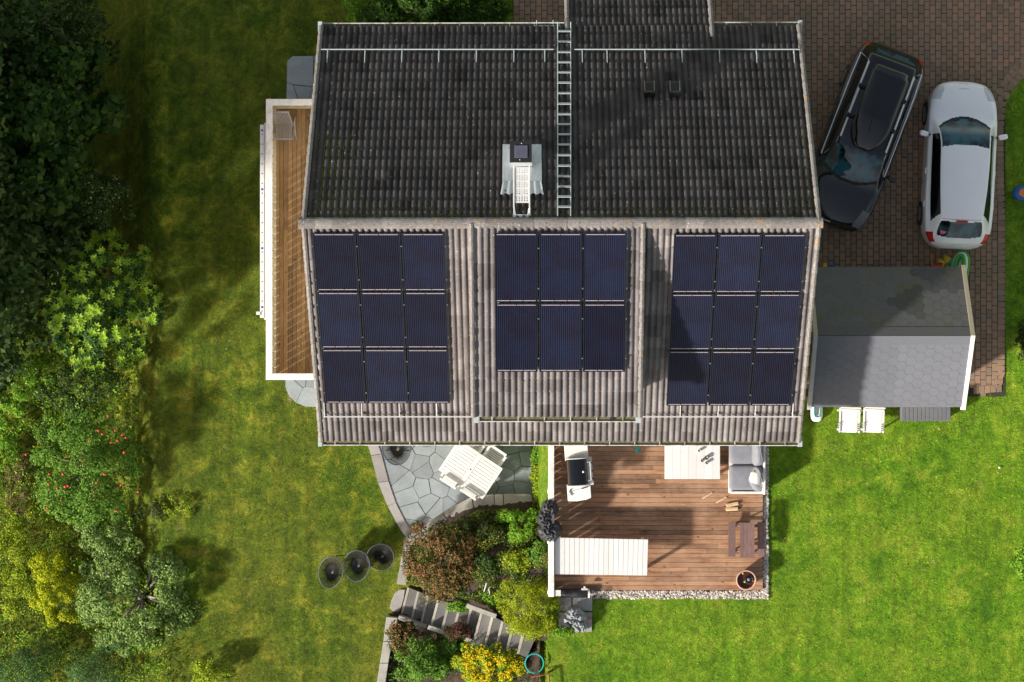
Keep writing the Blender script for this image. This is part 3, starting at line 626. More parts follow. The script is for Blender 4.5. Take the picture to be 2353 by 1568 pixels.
# ---------------------------------------------------------------- shed
def shed():
    zr, ze = 2.9, 1.8; x0 = at(1876, 850, 2.3).x; x1 = at(2222, 772, 2.6).x; ya = at(2000, 614, ze).y; yr = at(2000, 772, zr).y; yb = at(2000, 936, ze).y
    xs0, xs1 = at(1879, 772, zr).x, at(2231, 772, zr).x
    t = thing("shed", "grey shingled garden shed between the house and the brick driveway", "shed", ((xs0 + xs1) / 2, yr, 0))
    w = MB(); w.box(((xs0 + xs1) / 2, yr, .85), (xs1 - xs0 - .5, ya - yb - .5, 1.7)); 
    for x in (xs0 + .3, xs1 - .3): w.add([(x, ya - .25, 1.7), (x, yb + .25, 1.7), (x, yr, zr - .15), (x + .02, ya - .25, 1.7), (x + .02, yb + .25, 1.7), (x + .02, yr, zr - .15)], [(0, 1, 2), (3, 5, 4), (0, 2, 5, 3), (1, 4, 5, 2)])
    w.build("wall", M['pine'], t)
    for nm, yy, mt in (("rear_roof", ya, M['feltr']), ("front_roof", yb, M['felt'])):
        b = MB(); A = (zr - ze) / (yr - yy); C = zr - A * yr; b.prism([slope(xs0, yr, A, C), slope(xs1, yr, A, C), slope(xs1, yy, A, C), slope(xs0, yy, A, C)], .06, 1)
        sl_ = math.sqrt(1 + A * A); L = abs(yy - yr) * sl_; sgn = 1 if yy > yr else -1; hw, hh = .222, .128; r = 0; v = .11
        D = Vector((0, sgn, A * sgn)) / sl_; N = Vector((0, -A, 1)).normalized(); O = Vector((xs0, yr, zr))
        while v < L:
            u = -hw if r % 2 else 0.
            while u < xs1 - xs0:
                pts = []
                for du, dv in ((.25, 0), (.75, 0), (1., .5), (.75, 1), (.25, 1), (0, .5)):
                    uu = u + (.5 + (du - .5) * .975) * hw * 1.0 * (4 / 3.); vv = v + (.5 + (dv - .5) * .975) * hh * 2
                    pts.append((min(max(uu, .0), xs1 - xs0), min(max(vv, .1), L - .005)))
                if max(p[0] for p in pts) - min(p[0] for p in pts) > .06 and max(p[1] for p in pts) - min(p[1] for p in pts) > .04:
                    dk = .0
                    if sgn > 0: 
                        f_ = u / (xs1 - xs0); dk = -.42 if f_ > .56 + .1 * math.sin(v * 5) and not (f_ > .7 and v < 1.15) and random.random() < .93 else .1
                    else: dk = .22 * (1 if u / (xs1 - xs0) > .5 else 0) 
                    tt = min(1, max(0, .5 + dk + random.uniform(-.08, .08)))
                    b.add([O + Vector((p[0], 0, 0)) + D * p[1] + N * .004 for p in pts], [tuple(range(6)) if sgn < 0 else tuple(range(6))[::-1]], 0, tt); b.f[-1] = b.f[-1][::-1]
                u += hw * 2
            v += hh; r += 1
        b.build(nm, [mt, M['feltj']], t)
        c = MB(); c.prism([O + N * .012, O + Vector((xs1 - xs0, 0, 0)) + N * .012, O + Vector((xs1 - xs0, 0, 0)) + D * .25 + N * .012, O + D * .25 + N * .012], .008, 0, .45)
        c.build("ridge_felt", mt, t)
        for x, s_ in ((xs0 - .05, -1), (xs1 + .05, 1)):
            e = MB(); ye = yy + (.05 if sgn > 0 else -.07); e.prism([slope(x - .05, yr, A, C, .04), slope(x + .05, yr, A, C, .04), slope(x + .05, ye, A, C, .04), slope(x - .05, ye, A, C, .04)], .16)
            e.build("barge_board", M['pine'] if (sgn > 0) else M['white'] if s_ > 0 else M['pineg'], t)
shed()
# ---------------------------------------------------------------- deck, fence and pebbles
ZD = .12
def deck():
    x0, x1, yb, yt = at(1270, 1200, ZD).x, at(1753, 1200, ZD).x, at(1500, 1357, ZD).y, yF + .8
    b = MB(); y = yb; bw = .121
    while y < yt:
        x = x0; first = True
        while x < x1 - .01:
            L = random.choice((1.2, 1.8, 2.4, 3.0, 3.9)) * (random.uniform(.4, 1) if first else 1); first = False
            if x1 - x - L < .5: L = x1 - x
            L = min(L, x1 - x); b.box((x + L / 2, y + bw / 2, ZD - .014), (L - .005, bw - .008, .028), t=random.random()); x += L
        y += bw
    t = thing("deck", "brown wooden deck of long boards in front of the house", "deck", ((x0 + x1) / 2, (yb + yt) / 2, 0))
    b.build("deck_boards", M['deck'], t); MB().box(((x0 + x1) / 2, (yb + yt) / 2, ZD - .075), (x1 - x0 - .03, yt - yb - .03, .085)).build("joist_frame", M['joint'], t)
    # pebbles
    g = MB()
    g.prism([at(1330, 1350, .02), at(1330, 1374, .02), at(1763, 1374, .02), at(1763, 1020, .02), at(1745, 1020, .02), at(1745, 1350, .02)][::-1], .02, 1)
    for i in range(2600):
        if random.random() < .5: px, py = random.uniform(1345, 1765), random.uniform(1358, 1375 + 2 * math.sin(i))
        else: px, py = random.uniform(1754, 1765), random.uniform(1020, 1372)
        s_ = random.uniform(.016, .036); p = at(px, py, .03 + random.uniform(0, .02))
        g.ball(p, (s_ * random.uniform(.8, 1.3), s_, s_ * .65), 6, 4, t=random.random(), Q=Matrix.Rotation(random.uniform(0, 3), 3, 'Z'), jit=.12)
    tag(g.build("pebbles", [M['pebble'], M['joint']]), "pale rounded pebbles in a strip round the deck edge", "pebbles", kind="stuff")
deck()
def fence():
    zt = 1.15; zt = .95; t = thing("fence", "white board fence along the left side of the wooden deck", "fence", at(1266, 1200, 0))
    xm = at(1266.5, 1200, zt).x; y1 = yF + .5; y0 = at(1266, 1372, zt).y; cw = .15
    MB().box((xm, (y0 + y1) / 2, zt - .02), (cw, y1 - y0, .04)).build("top_board", M['white'], t, bevel=.006)
    b = MB(); y = y0 + .03
    while y < y1: b.box((xm, y + .085, .46), (.022, .17, .92), t=random.random()); y += .205
    b.build("fence_board", M['white'], t)
    MB().box((xm + .06, (y0 + y1) / 2, .3), (.045, y1 - y0 - .1, .09)).build("rail", M['white'], t)
    MB().box((xm + .12, y0 + .09, zt - .055), (.25, .15, .05)).build("end_board", M['white'], t)
    b = MB()
    for y in (y0 + .1, y0 + 1.4, y0 + 2.7): b.box((xm - .06, y, .45), (.08, .08, .9))
    b.build("post", M['white'], t)
fence()
# black cover draped over the fence
def drape(name, label, cat, mat, c, rx, ry, h, lobes, seed, sink=.6):
    r = random.Random(seed); b = MB(); n, k = 44, 18; vs = []; c = Vector(c); ph = [r.uniform(0, 6) for _ in range(8)]
    for i in range(k + 1):
        f = i / k
        for j in range(n):
            q = 2 * math.pi * j / n; e = 1 + .16 * math.sin(2 * q + ph[0]) + .1 * math.sin(3 * q + ph[1]) + .05 * math.sin(7 * q + ph[2]) * f
            fold = .035 * math.sin(11 * q + ph[3] + 3 * f) * f + .03 * math.sin(5 * f * 3 + 4 * q + ph[4])
            z = h * (1 - f ** 3 * sink) + fold * (1 if i else 0) + .01 * r.uniform(-1, 1) + .05 * h * math.sin(lobes * f * 2 * math.sin(q) + ph[5])
            vs.append(c + Vector((math.cos(q) * rx * f * e, math.sin(q) * ry * f * e * (1 + .1 * math.sin(3 * f)), z)))
    fs = [(i * n + j, i * n + (j + 1) % n, (i + 1) * n + (j + 1) % n, (i + 1) * n + j) for i in range(k) for j in range(n)]
    b.add(vs, fs); o = b.build(name, mat, None, True); tag(o, label, cat); return o
t = thing("grill_cover", "crumpled black cover draped over the white deck fence", "cover", at(1262, 1200, .9))
for (px, py, rx, ry, s_) in ((1263, 1166, .2, .28, 3), (1255, 1196, .24, .26, 5), (1264, 1222, .27, .33, 8)):
    o = drape("cover_fold", "", "", M['tarp'], at(px, py, .72), rx, ry, .36, 2, s_, .75)
    for k in ("category", "label"):
        if k in o: del o[k]
    o.parent = t; o.matrix_parent_inverse = Matrix.Translation(-t.location)
# white board table by the fence
def board_table():
    z = .86; t = thing("board_table", "long white table of boards beside the lower fence", "table", at(1380, 1280, ZD))
    A_, B_, C_, D_ = at(1275, 1236, z), at(1489.5, 1240.5, z), at(1487, 1323, z), at(1275, 1320, z); n = 19; b = MB()
    for i in range(n):
        u, v = (i + .03) / n, (i + .97) / n; b.prism([A_.lerp(B_, u), A_.lerp(B_, v), D_.lerp(C_, v), D_.lerp(C_, u)], .03, 0, random.random())
    b.build("tabletop", M['whitew'], t)
    b = MB(); cc = (A_ + B_ + C_ + D_) / 4; b.box((cc.x, cc.y, z - .075), (2.2, .7, .08)); b.build("apron", M['white'], t)
    for p in (A_, B_, C_, D_): q = p.lerp(cc, .1); MB().box((q.x, q.y, (z - .04 + ZD) / 2), (.07, .07, z - .04 - ZD)).build("leg", M['white'], t)
board_table()
def coffee_table():
    z = .50; t = thing("lounge_table", "white rectangular lounge table with cups near the sofa", "table", at(1590, 1050, ZD))
    a, c = at(1527, 1101.5, z), at(1654.5, 985, z); n = 7; b = MB()
    for i in range(n): b.box((a.x + (c.x - a.x) * (i + .5) / n, (a.y + c.y) / 2, z - .015), ((c.x - a.x) / n - .004, c.y - a.y, .03), t=random.random())
    b.build("tabletop", M['whitew'], t)
    for x in (a.x + .08, c.x - .08):
        for y in (a.y + .08, c.y - .08): MB().box((x, y, (z - .03 + ZD) / 2), (.07, .07, z - .03 - ZD)).build("leg", M['white'], t)
    for i, (px, py, r, lab, mt) in enumerate(((1623, 1052, .055, "large dark rimmed cup, topmost of three on the lounge table", 'dark'), (1613, 1058.5, .042, "small cup, left one of three on the lounge table", 'brown'), (1623.5, 1063.5, .042, "small cup, lowest of three on the lounge table", 'brown'))):
        p = at(px, py, z); tt = lthing("cup", lab, "cup", (p.x, p.y, z), 0, "cups on the lounge table")
        MB().lathe([(r * .7, 0), (r, .09), (r * .72, .09), (r * .5, .02)], (0, 0, 0), 14).build("bowl", M[mt], tt, True); MB().lathe([(r * .72, .06), (r * .72, .065)], (0, 0, 0), 12).build("drink", M['cushw'], tt)
    p = at(1606, 1036, z); tt = lthing("drinking_glass", "clear glass at the upper edge of the lounge table", "glass", (p.x, p.y, z)); MB().lathe([(.03, 0), (.04, .1), (.034, .1), (.026, .01)], (0, 0, 0), 14).build("glass_body", M['glassw'], tt, True)
coffee_table()
def sofa():
    t = thing("sofa", "grey cushioned outdoor sofa with white frame at the deck edge", "sofa", at(1715, 1080, ZD)); zs = .45
    a, c = at(1676.5, 1135, .5), at(1757, 960, .6); x0, x1, y0, y1 = a.x, c.x, a.y, c.y
    b = MB(); b.box(((x0 + x1) / 2, (y0 + y1) / 2, .24), (x1 - x0, y1 - y0, .22)); b.box((x1 - .03, (y0 + y1) / 2, .5), (.06, y1 - y0, .6)); b.box(((x0 + x1) / 2, y0 + .03, .36), (x1 - x0 - .07, .06, .3))
    b.build("frame", M['white'], t, bevel=.01)
    ym = at(1700, 1068, .45).y
    for ya, yb_ in ((y0 + .08, ym - .01), (ym + .01, y1)): MB().soft(((x0 + x1) / 2 - .06, (ya + yb_) / 2, .43), (x1 - x0 - .1, yb_ - ya, .17), p=9, puff=.15).build("seat_cushion", M['cush'], t, True)
    Q = Matrix.Rotation(math.radians(14), 3, 'Y')
    MB().soft((x1 - .19, ym + .35, .68), (.24, .74, .42), p=5, puff=.2, wr=.008, Q=Q).build("back_cushion", M['cush'], t, True)
    MB().soft((x1 - .19, ym - .28, .66), (.2, .5, .38), p=4, puff=.3, wr=.01, Q=Q).build("back_cushion", M['cush'], t, True)
    p = at(1739, 1108, .72); q = lthing("cushion", "grey throw cushion with pointed corner at lower sofa end", "cushion", (p.x, p.y, .60), .5); MB().soft((0, 0, .06), (.36, .5, .16), p=2.6, puff=.3, wr=.01).build("cover", M['cush'], q, True)
    p = at(1741, 1098, .78); q = lthing("cushion", "cream oblong cushion lying across the grey sofa cushions", "cushion", (p.x, p.y, .70), -.12); MB().soft((0, 0, .06), (.4, .32, .14), p=4, puff=.3, wr=.006).build("cover", M['cushw'], q, True)
sofa()
def grill():
    z = 1.0; t = thing("gas_grill", "gas grill with black lid and two white side shelves", "grill", at(1328, 1090, ZD))
    P = lambda u, v: at(1296 + u * 54 + v * 9, 1020 + v * 131 - u * 3 * v, z)
    MB().prism([P(0, -.1), P(1, -.1), P(1, .3), P(0, .3)], .04).build("side_shelf", M['plastic'], t, bevel=.01)
    MB().prism([P(0, .72), P(1, .72), P(1.0, .97), P(.8, 1), P(.4, 1.02), P(0, 1.01)], .04).build("side_shelf", M['plastic'], t, bevel=.01)
    c = P(.5, .5); ang = math.atan2((P(.5, .8) - P(.5, .2)).y, (P(.5, .8) - P(.5, .2)).x); Q = Matrix.Rotation(ang + math.pi / 2, 3, 'Z')
    b = MB(); vs = []; n = 24; hw = .26; L = .335
    for s_ in (-L, L):
        for k in range(n + 1): a = math.pi * k / n; vs.append(c + Q @ Vector((-math.cos(a) * hw - .02, s_, max(0, math.sin(a)) ** .5 * .17)))
    b.add(vs, [(k, k + 1, k + n + 2, k + n + 1) for k in range(n)] + [tuple(range(n + 1))[::-1], tuple(range(n + 1, 2 * n + 2))]); lid = b.build("lid", M['boxm'], t)
    for s_ in (-1, 1):
        b = MB(); pts = []
        for k in range(n + 1): a = math.pi * k / n; pts.append(c + Q @ Vector((-math.cos(a) * (hw + .01) - .02, s_ * (L + .015), max(0, math.sin(a)) ** .5 * .175)))
        b.tube(pts, .014, 6); b.build("lid_end", M['chrome'] if False else M['mossyrail'], lid)
    MB().tube([c + Q @ Vector((hw - .01, -.24, .10)), c + Q @ Vector((hw + .07, -.24, .1)), c + Q @ Vector((hw + .07, .24, .1)), c + Q @ Vector((hw - .01, .24, .10))], .014, 6).build("handle", M['mossyrail'], t)
    MB().box(c + Q @ Vector((hw + .06, 0, -.02)), (.13, .72, .04), M3=Q).build("control_panel", M['mossyrail'], t)
    MB().box(c + Q @ Vector((0, 0, -.08)), (.46, .62, .15), M3=Q).build("firebox", M['dark'], t)
    MB().box(c + Q @ Vector((0, 0, -.5)), (.44, .6, .68), M3=Q).build("cabinet", M['plastic'], t)
    for k in range(3): MB().lathe([(.025, 0), (.02, .04)], c + Q @ Vector((hw + .12, -.2 + .2 * k, -.02)), 10).build("knob", M['dark'], t)
    MB().ball(c + Q @ Vector((.14, 0, .16)), .028, 8, 6).build("thermometer", M['chrome'], t)
    w = thing("grill_brush", "thin scraper with black hooked end lying on the grill shelf", "tool", P(.4, .82))
    MB().tube([P(.16, .80) + Vector((0, 0, .02)), P(.1, .84) + Vector((0, 0, .02)), P(.17, .90) + Vector((0, 0, .02)), P(.22, .9) + Vector((0, 0, .02))], .012, 5).build("blade", M['dark'], w)
    MB().tube([P(.12, .85) + Vector((0, 0, .02)), P(.62, .8) + Vector((0, 0, .02))], .004, 5).build("rod", M['galv'], w); MB().tube([P(.62, .8) + Vector((0, 0, .02)), P(.9, .77) + Vector((0, 0, .02))], .014, 5).build("handle", M['redp'] if False else M['dark'], w)
grill()
for (a, c, r, lab) in (((1633, 1148), (1614, 1122 + 3), 0, ""),): pass
for k, (p0, p1, r, lab) in enumerate((((1613.5, 1146.5), (1636.5, 1132.5), .022, "thin split stick nearest the lounge table on the deck"), ((1645.5, 1156), (1669, 1143), .024, "thin split stick between the other stick and the firewood"))):
    a, c = at(*p0, ZD + .02), at(*p1, ZD + .025); b = MB(); b.tube([a, a.lerp(c, .4) + Vector((.01, .006, 0)), c], [r, r * 1.15, r * .8], 5); tag(b.build("wood_stick", M['fire']), lab, "stick", "split wood lying on the deck")
for k, (p0, p1, lab) in enumerate((((1669.5, 1162.5), (1696, 1157), "upper of two pale firewood logs lying on the deck"), ((1668, 1170.5), (1695.5, 1169), "lower of two pale firewood logs lying on the deck"))):
    a, c = at(*p0, ZD + .04), at(*p1, ZD + .04); b = MB(); b.tube([a, c], [.055, .05], 5); tag(b.build("firewood", M['fire'], bevel=.004), lab, "firewood", "split wood lying on the deck")
p = at(1464.6, 1034, ZD); tag(MB().soft((p.x, p.y, ZD + .03), (.1, .16, .06), rz=-.5, p=3).build("toy", M['teal'], None, True), "small turquoise toy on the deck under the eave", "toy")
def picnic():
    p = at(1715, 1240, ZD); t = thing("picnic_table", "small brown children's picnic table with two benches", "picnic table", p); y0, y1 = at(1700, 1280, .4).y, at(1700, 1200.5, .4).y
    for (pa, pc, z, nm, n) in ((1673.5, 1690.5, .36, "bench", 2), (1700.5, 1734, .58, "tabletop", 4), (1740.5, 1757, .36, "bench", 2)):
        xa, xc = at(pa, 1240, z).x, at(pc, 1240, z).x; b = MB()
        for i in range(n): b.box((xa + (xc - xa) * (i + .5) / n, (y0 + y1) / 2, z - .012), ((xc - xa) / n - .006, y1 - y0, .024), t=random.random())
        b.build(nm, M['brown'], t)
    xa, xc = at(1674, 1240, .3).x, at(1757, 1240, .3).x
    for y in (y0 + .12, y1 - .12):
        MB().box(((xa + xc) / 2, y, .32), (xc - xa - .05, .04, .06)).build("cross_beam", M['brown'], t)
        for s_ in (-1, 1): MB().tube([((xa + xc) / 2 + s_ * .12, y + .03, .55), ((xa + xc) / 2 + s_ * .34, y + .03, ZD)], .028, 4).build("leg", M['brown'], t)
picnic()
def pot():
    p = at(1714.5, 1333.5, .45); t = lthing("plant_pot", "round terracotta pot of brown water on the deck corner", "pot", (p.x, p.y, ZD)); r = .265
    MB().lathe([(r * .7, 0), (r * .98, .3), (r, .36), (r * .86, .36), (r * .84, .2)], (0, 0, 0), 32).build("pot_body", M['terra'], t, True); MB().lathe([(r * .84, .27), (r * .84, .275)], (0, 0, 0), 28).build("water", M['water'], t)
    q = lthing("jar", "dark round lantern jar floating in the terracotta pot", "jar", (p.x + .07, p.y + .02, ZD + .26)); MB().lathe([(.07, 0), (.105, .05), (.1, .11), (.085, .11), (.08, .05)], (0, 0, 0), 16).build("jar_body", M['dark'], q, True); MB().ball((0, 0, .08), .055, 10, 6).build("jar_knob", M['greyp'], q, True)
    for i, (dx, dy, lab) in enumerate(((-.08, .17, "green apple at the upper left inside the terracotta pot"), (-.03, -.05, "green apple left of the jar inside the terracotta pot"), (.17, -.02, "green apple at the right rim inside the terracotta pot"))):
        tag(MB().ball((p.x + dx, p.y + dy, ZD + .29), .03, 10, 8).build("apple", M['applg'], None, True), lab, "apple", "apples in the pot")
pot()
# slabs, black box and grey bundle below the deck
for i, (x0, x1, y0, y1, lab) in enumerate(((1284, 1313, 1366, 1404, "upper left"), (1316, 1361, 1366, 1404, "upper right"), (1284, 1313, 1408, 1452, "lower left"), (1316, 1360, 1408, 1452, "lower right"))):
    z = .05; o = MB().prism([at(x0, y1, z), at(x1, y1, z), at(x1, y0, z), at(x0, y0, z)], .05, 0, random.random()).build("paving_slab", M['slab'], None, bevel=.006)
    tag(o, f"{lab} concrete slab of the four below the deck corner", "paving slab", "slabs below the deck corner")
t = thing("storage_roll", "long black tube with a white end cap below the deck", "tube", at(1320, 1364, .1)); a, c = at(1286, 1364, .2), at(1351, 1364, .2)
MB().tube([a, c], .115, 16).build("roll", M['tarp'], t, True); MB().tube([c + Vector((.0, 0, 0)), c + Vector((.045, 0, 0))], .12, 16).build("end_cap", M['plastic'], t)
b = MB(); [b.box(at(1337 + i * 2.4, 1354.5, .34), (.02, .05, .03)) for i in range(6)]; b.box(at(1343, 1350.5, .33), (.05, .05, .03)); tag(b.build("clothes_peg", M['plastic']), "row of small white pegs on the black tube", "pegs")
def pushchair():
    c = at(1325, 1422, .05); t = lthing("fabric_bundle", "crumpled grey fabric bundle with black and silver parts on slabs", "bundle", (c.x, c.y, .05))
    r = random.Random(4)
    for (x, y, rx, ry, h, s_) in ((-.02, .13, .26, .2, .45, 11), (-.06, -.04, .22, .16, .4, 13), (.13, -.08, .13, .24, .3, 17)):
        o = drape("fabric_fold", "", "", M['gtarp'], (x, y, 0), rx, ry, h, 3, s_, .8)
        for k in ("category", "label"):
            if k in o: del o[k]
        o.parent = t
    MB().soft((-.22, -.11, .35), (.17, .12, .1), rz=-.5, p=3).build("handle_grip", M['black'], t, True); MB().tube([(-.33, .03, .3), (-.2, -.05, .36), (.05, -.3, .2)], .018, 6).build("rod", M['galv'], t)
    MB().lathe([(.075, 0), (.08, .06), (.05, .09)], (.02, -.28, .1), 18).build("hub", M['greyp'], t, True)
    MB().lathe([(.03, 0), (.03, .03)], (.1, -.3, .08), 12).build("cap", M['galv'], t)
pushchair()
tag(MB().box(at(1351, 1427, .08), (.2, .1, .06)).build("brick", M['brick'], None, bevel=.005), "pale pink brick on the lower right slab", "brick")
# ---------------------------------------------------------------- patio west of the deck (lower garden level)
def clip(poly, a, b_):                                # keep the side left of a->b_
    out = []; n = len(poly)
    sd = lambda p: (b_[0] - a[0]) * (p[1] - a[1]) - (b_[1] - a[1]) * (p[0] - a[0])
    for i in range(n):
        p, q = poly[i], poly[(i + 1) % n]; sp, sq = sd(p), sd(q)
        if sp >= 0: out.append(p)
        if (sp >= 0) != (sq >= 0): t = sp / (sp - sq); out.append((p[0] + (q[0] - p[0]) * t, p[1] + (q[1] - p[1]) * t))
    return out
def crazy(seeds, hull, z, gap=.009, th=.05):
    """crazy paving: one stone per seed, cut to the convex outline"""
    b = MB(); hull = [tuple(at(x, y, z)[:2]) for x, y in hull]; ar = sum(hull[i][0] * hull[(i + 1) % len(hull)][1] - hull[(i + 1) % len(hull)][0] * hull[i][1] for i in range(len(hull)))
    if ar < 0: hull = hull[::-1]
    ss = [tuple(at(x, y, z)[:2]) for x, y in seeds]
    for i, s_ in enumerate(ss):
        poly = list(hull)
        for j, o in enumerate(ss):
            if i == j: continue
            dx, dy = o[0] - s_[0], o[1] - s_[1]; L = math.hypot(dx, dy)
            if L > 3: continue
            g = gap * random.uniform(.3, 1.2); mx, my = (o[0] + s_[0]) / 2 - dx / L * g, (o[1] + s_[1]) / 2 - dy / L * g
            poly = clip(poly, (mx, my), (mx - dy, my + dx))
            if len(poly) < 3: break
        if len(poly) >= 3: b.prism([Vector((p[0], p[1], z + random.uniform(-.003, .003))) for p in poly], th, 0, random.random())
    return b
def soilf(px, py):
    return ZL + .22 + 1.65 * np.clip((np.asarray(px) - 935) / 323., 0, 1) * (.1 + .9 * np.clip((np.asarray(py) - 1150) / 130., 0, 1))
def patio():
    t = thing("patio", "grey flagstone patio with pale edging beside the left lawn", "patio", at(1000, 1100, ZL)); z = ZL + .05; r = random.Random(5)
    hull = [(838, 985), (868, 1075), (892, 1160), (932, 1228), (1000, 1228), (1240, 1150), (1240, 985)]
    zc = lambda x, y: (1300 / 1.63196 + x / 2.24 / 1.63196, 1600 / 1.63196 + y / 2.24 / 1.63196)
    sd = [zc(*q) for q in ((640, 180), (620, 300), (480, 470), (500, 260), (660, 360), (560, 720), (690, 640), (640, 520), (760, 500), (700, 860), (760, 700), (860, 700), (800, 430), (850, 210), (760, 320), (960, 560), (1080, 540), (1200, 500), (1400, 270), (1380, 190), (1320, 440), (1510, 250), (1500, 420), (1500, 170), (1480, 520), (1340, 560), (1150, 300), (1000, 300), (900, 400), (420, 400), (520, 580), (430, 160), (1240, 200), (540, 850))]
    crazy(sd, hull, z).build("flagstones", M['flag'], t)
    MB().prism([at(x, y, ZL + .02) for x, y in hull], .05).build("bedding", M['joint'], t)
    outer = [zc(*q) for q in ((150, 60), (205, 245), (262, 470), (345, 670), (440, 850), (500, 930))]; inner = [zc(*q) for q in ((230, 60), (290, 230), (350, 460), (410, 640), (490, 800), (545, 880))]; b = MB()
    for i in range(5):
        o0, o1, i0, i1 = (at(*v, ZL + .075) for v in (outer[i], outer[i + 1], inner[i], inner[i + 1])); b.prism([o0.lerp(o1, .01), o1.lerp(o0, .01), i1.lerp(i0, .01), i0.lerp(i1, .01)], .1, 0, random.random())
    b.build("edging", M['slab'], t)
    w = thing("garden_wall", "pale coping stone wall curving between the patio and planting bed", "wall", at(1060, 1160, ZL))
    zt = ZL + .42
    for blk in (((490, 938), (800, 728), (855, 800), (548, 1003)), ((806, 724), (1048, 590), (1062, 682), (864, 800)), ((1055, 588), (1235, 570), (1240, 665), (1070, 682)), ((1242, 570), (1313, 568), (1316, 663), (1245, 665)), ((1320, 567), (1580, 570), (1620, 660), (1322, 663))):
        q = [at(*zc(*v), zt) for v in blk]; MB().prism(q, .09, 0, random.random()).build("coping", M['cop'], w, bevel=.008)
        m = sum(q, Vector()) / 4; MB().prism([v.lerp(m, .07) - Vector((0, 0, .09)) for v in q], .4).build("wall_stone", M['slab'], w)
    w = thing("garden_wall", "straight pale stone wall at the left side of the rusty shrub", "wall", at(925, 1300, ZL))
    for blk in (((482, 945), (545, 1000), (476, 998)), ((474, 1003), (535, 1003), (515, 1170), (448, 1170)), ((447, 1174), (514, 1174), (500, 1332), (420, 1326))):
        q = [at(*zc(*v), zt) for v in blk]; MB().prism(q, .5, 0, random.random()).build("coping", M['cop'], w, bevel=.008)
    zd = lambda x, y: (1100 / 1.63196 + x / 2.353 / 1.63196, 1900 / 1.63196 + y / 2.353 / 1.63196)
    w = thing("garden_wall", "weathered stone wall left of the lower flower bed", "wall", at(890, 1500, ZL))
    for blk in (((820, 975), (920, 985), (872, 1190), (795, 1190)), ((794, 1195), (871, 1195), (838, 1380), (765, 1380)), ((764, 1385), (838, 1385), (800, 1640), (725, 1640))):
        q = [at(*zd(*v), zt) for v in blk]; MB().prism(q, .5, 0, random.random()).build("coping", M['cop'], w, bevel=.008)
    # garden steps
    s_ = thing("garden_steps", "stone garden steps with pale kerbs climbing between the planting beds", "steps", at(1100, 1430, ZL))
    top = [(1008, 712), (1095, 748), (1180, 780), (1273, 812), (1365, 850), (1460, 880), (1558, 903), (1652, 930), (1750, 962), (1838, 1010), (1928, 1060), (2022, 1105), (2140, 1150)]
    bot = [(942, 965), (1035, 996), (1122, 1022), (1210, 1047), (1303, 1082), (1400, 1112), (1497, 1143), (1588, 1175), (1687, 1207), (1782, 1237), (1873, 1266), (1972, 1298), (2062, 1332)]
    for i in range(12):
        z = ZL + .16 * (i + 1) * .98; a, c, d, e = (at(*zd(*v), z) for v in (top[i], top[i + 1], bot[i + 1], bot[i])); f = .25
        a2, e2 = a.lerp(c, f), e.lerp(d, f); b = MB(); b.prism([a2, c, d, e2], .35, 0, random.random()); st = b.build("step", M['step'], s_)
        MB().prism([a, a2.lerp(a, .1), e2.lerp(e, .1), e], .34, 0, random.random()).build("kerb_stone", M['nose'], st, bevel=.006)
    for p0, p1, z in (((1530, 870), (1790, 965), -.45), ((930, 975), (1180, 1052), -1.55), ((1190, 1058), (1400, 1130), -1.2), ((1520, 1165), (1740, 1240), -.8), ((1750, 1245), (2060, 1335), -.4)):
        a, c = at(*zd(*p0), z), at(*zd(*p1), z); d = (c - a); MB().box((a + c) / 2, (d.length, .11, .3), math.atan2(d.y, d.x), t=random.random()).build("side_kerb", M['cop'], s_)
    q = [zd(*v) for v in ((985, 735), (940, 733), (895, 765), (868, 830), (850, 895), (880, 925), (925, 935), (950, 900), (975, 810))]
    tag(MB().prism([at(*v, ZL + .06) for v in q], .1).build("stepping_stone", M['slab'], None, bevel=.012), "rounded grey stepping stone at the foot of the garden steps", "stone")
    # soil of the two beds
    xs = np.arange(-4.2, .32, .09); ys = np.arange(-9.4, -3.75, .09); X, Y = np.meshgrid(xs, ys)
    tp = [at(*zd(*v), -1) for v in top]; bt = [at(*zd(*v), -1) for v in bot]
    px = 1245 + X * 86.0; Z = soilf(px, 784 - Y * 86.) + RNG.normal(0, .02, X.shape)
    band = inpoly(X, Y, [tuple(v[:2]) for v in tp] + [tuple(v[:2]) for v in bt[::-1]]); Z = np.where(band, Z - .45, Z)
    py = 784 - Y * 86; keep = inpoly(px, py, [(930, 1245), (1060, 1165), (1095, 1150), (1224, 1150), (1224, 1010), (1264, 1010), (1264, 1366), (1284, 1372), (1284, 1445), (1236, 1470), (1236, 1640), (870, 1640), (892, 1420), (1000, 1405), (920, 1340)])
    I = np.arange(X.size).reshape(X.shape); kf = keep[:-1, :-1]; Fq = np.stack([I[:-1, :-1], I[:-1, 1:], I[1:, 1:], I[1:, :-1]], -1)[kf]
    tag(raw("soil", np.stack([X, Y, Z], -1).reshape(-1, 3), Fq, M['soil']), kind="structure")
patio()
def flat_paving(label, seeds, hull):
    t = thing("paving", label, "paving", at(690, hull[0][1], ZL)); crazy(seeds, hull, ZL + .05).build("flagstones", M['flag'], t); MB().prism([at(x, y, ZL + .02) for x, y in hull], .05).build("bedding", M['joint'], t)
flat_paving("large grey flagstones on the grass above the balcony", [(700, 170), (675, 232), (695, 225), (725, 232), (740, 170)], [(660, 142), (672, 130), (780, 128), (780, 250), (658, 250)])
flat_paving("rounded grey flagstones on the grass just below the balcony", [(668, 890), (690, 865), (715, 912), (720, 870)], [(656, 850), (656, 890), (664, 910), (680, 926), (703, 935), (760, 937), (760, 850)])
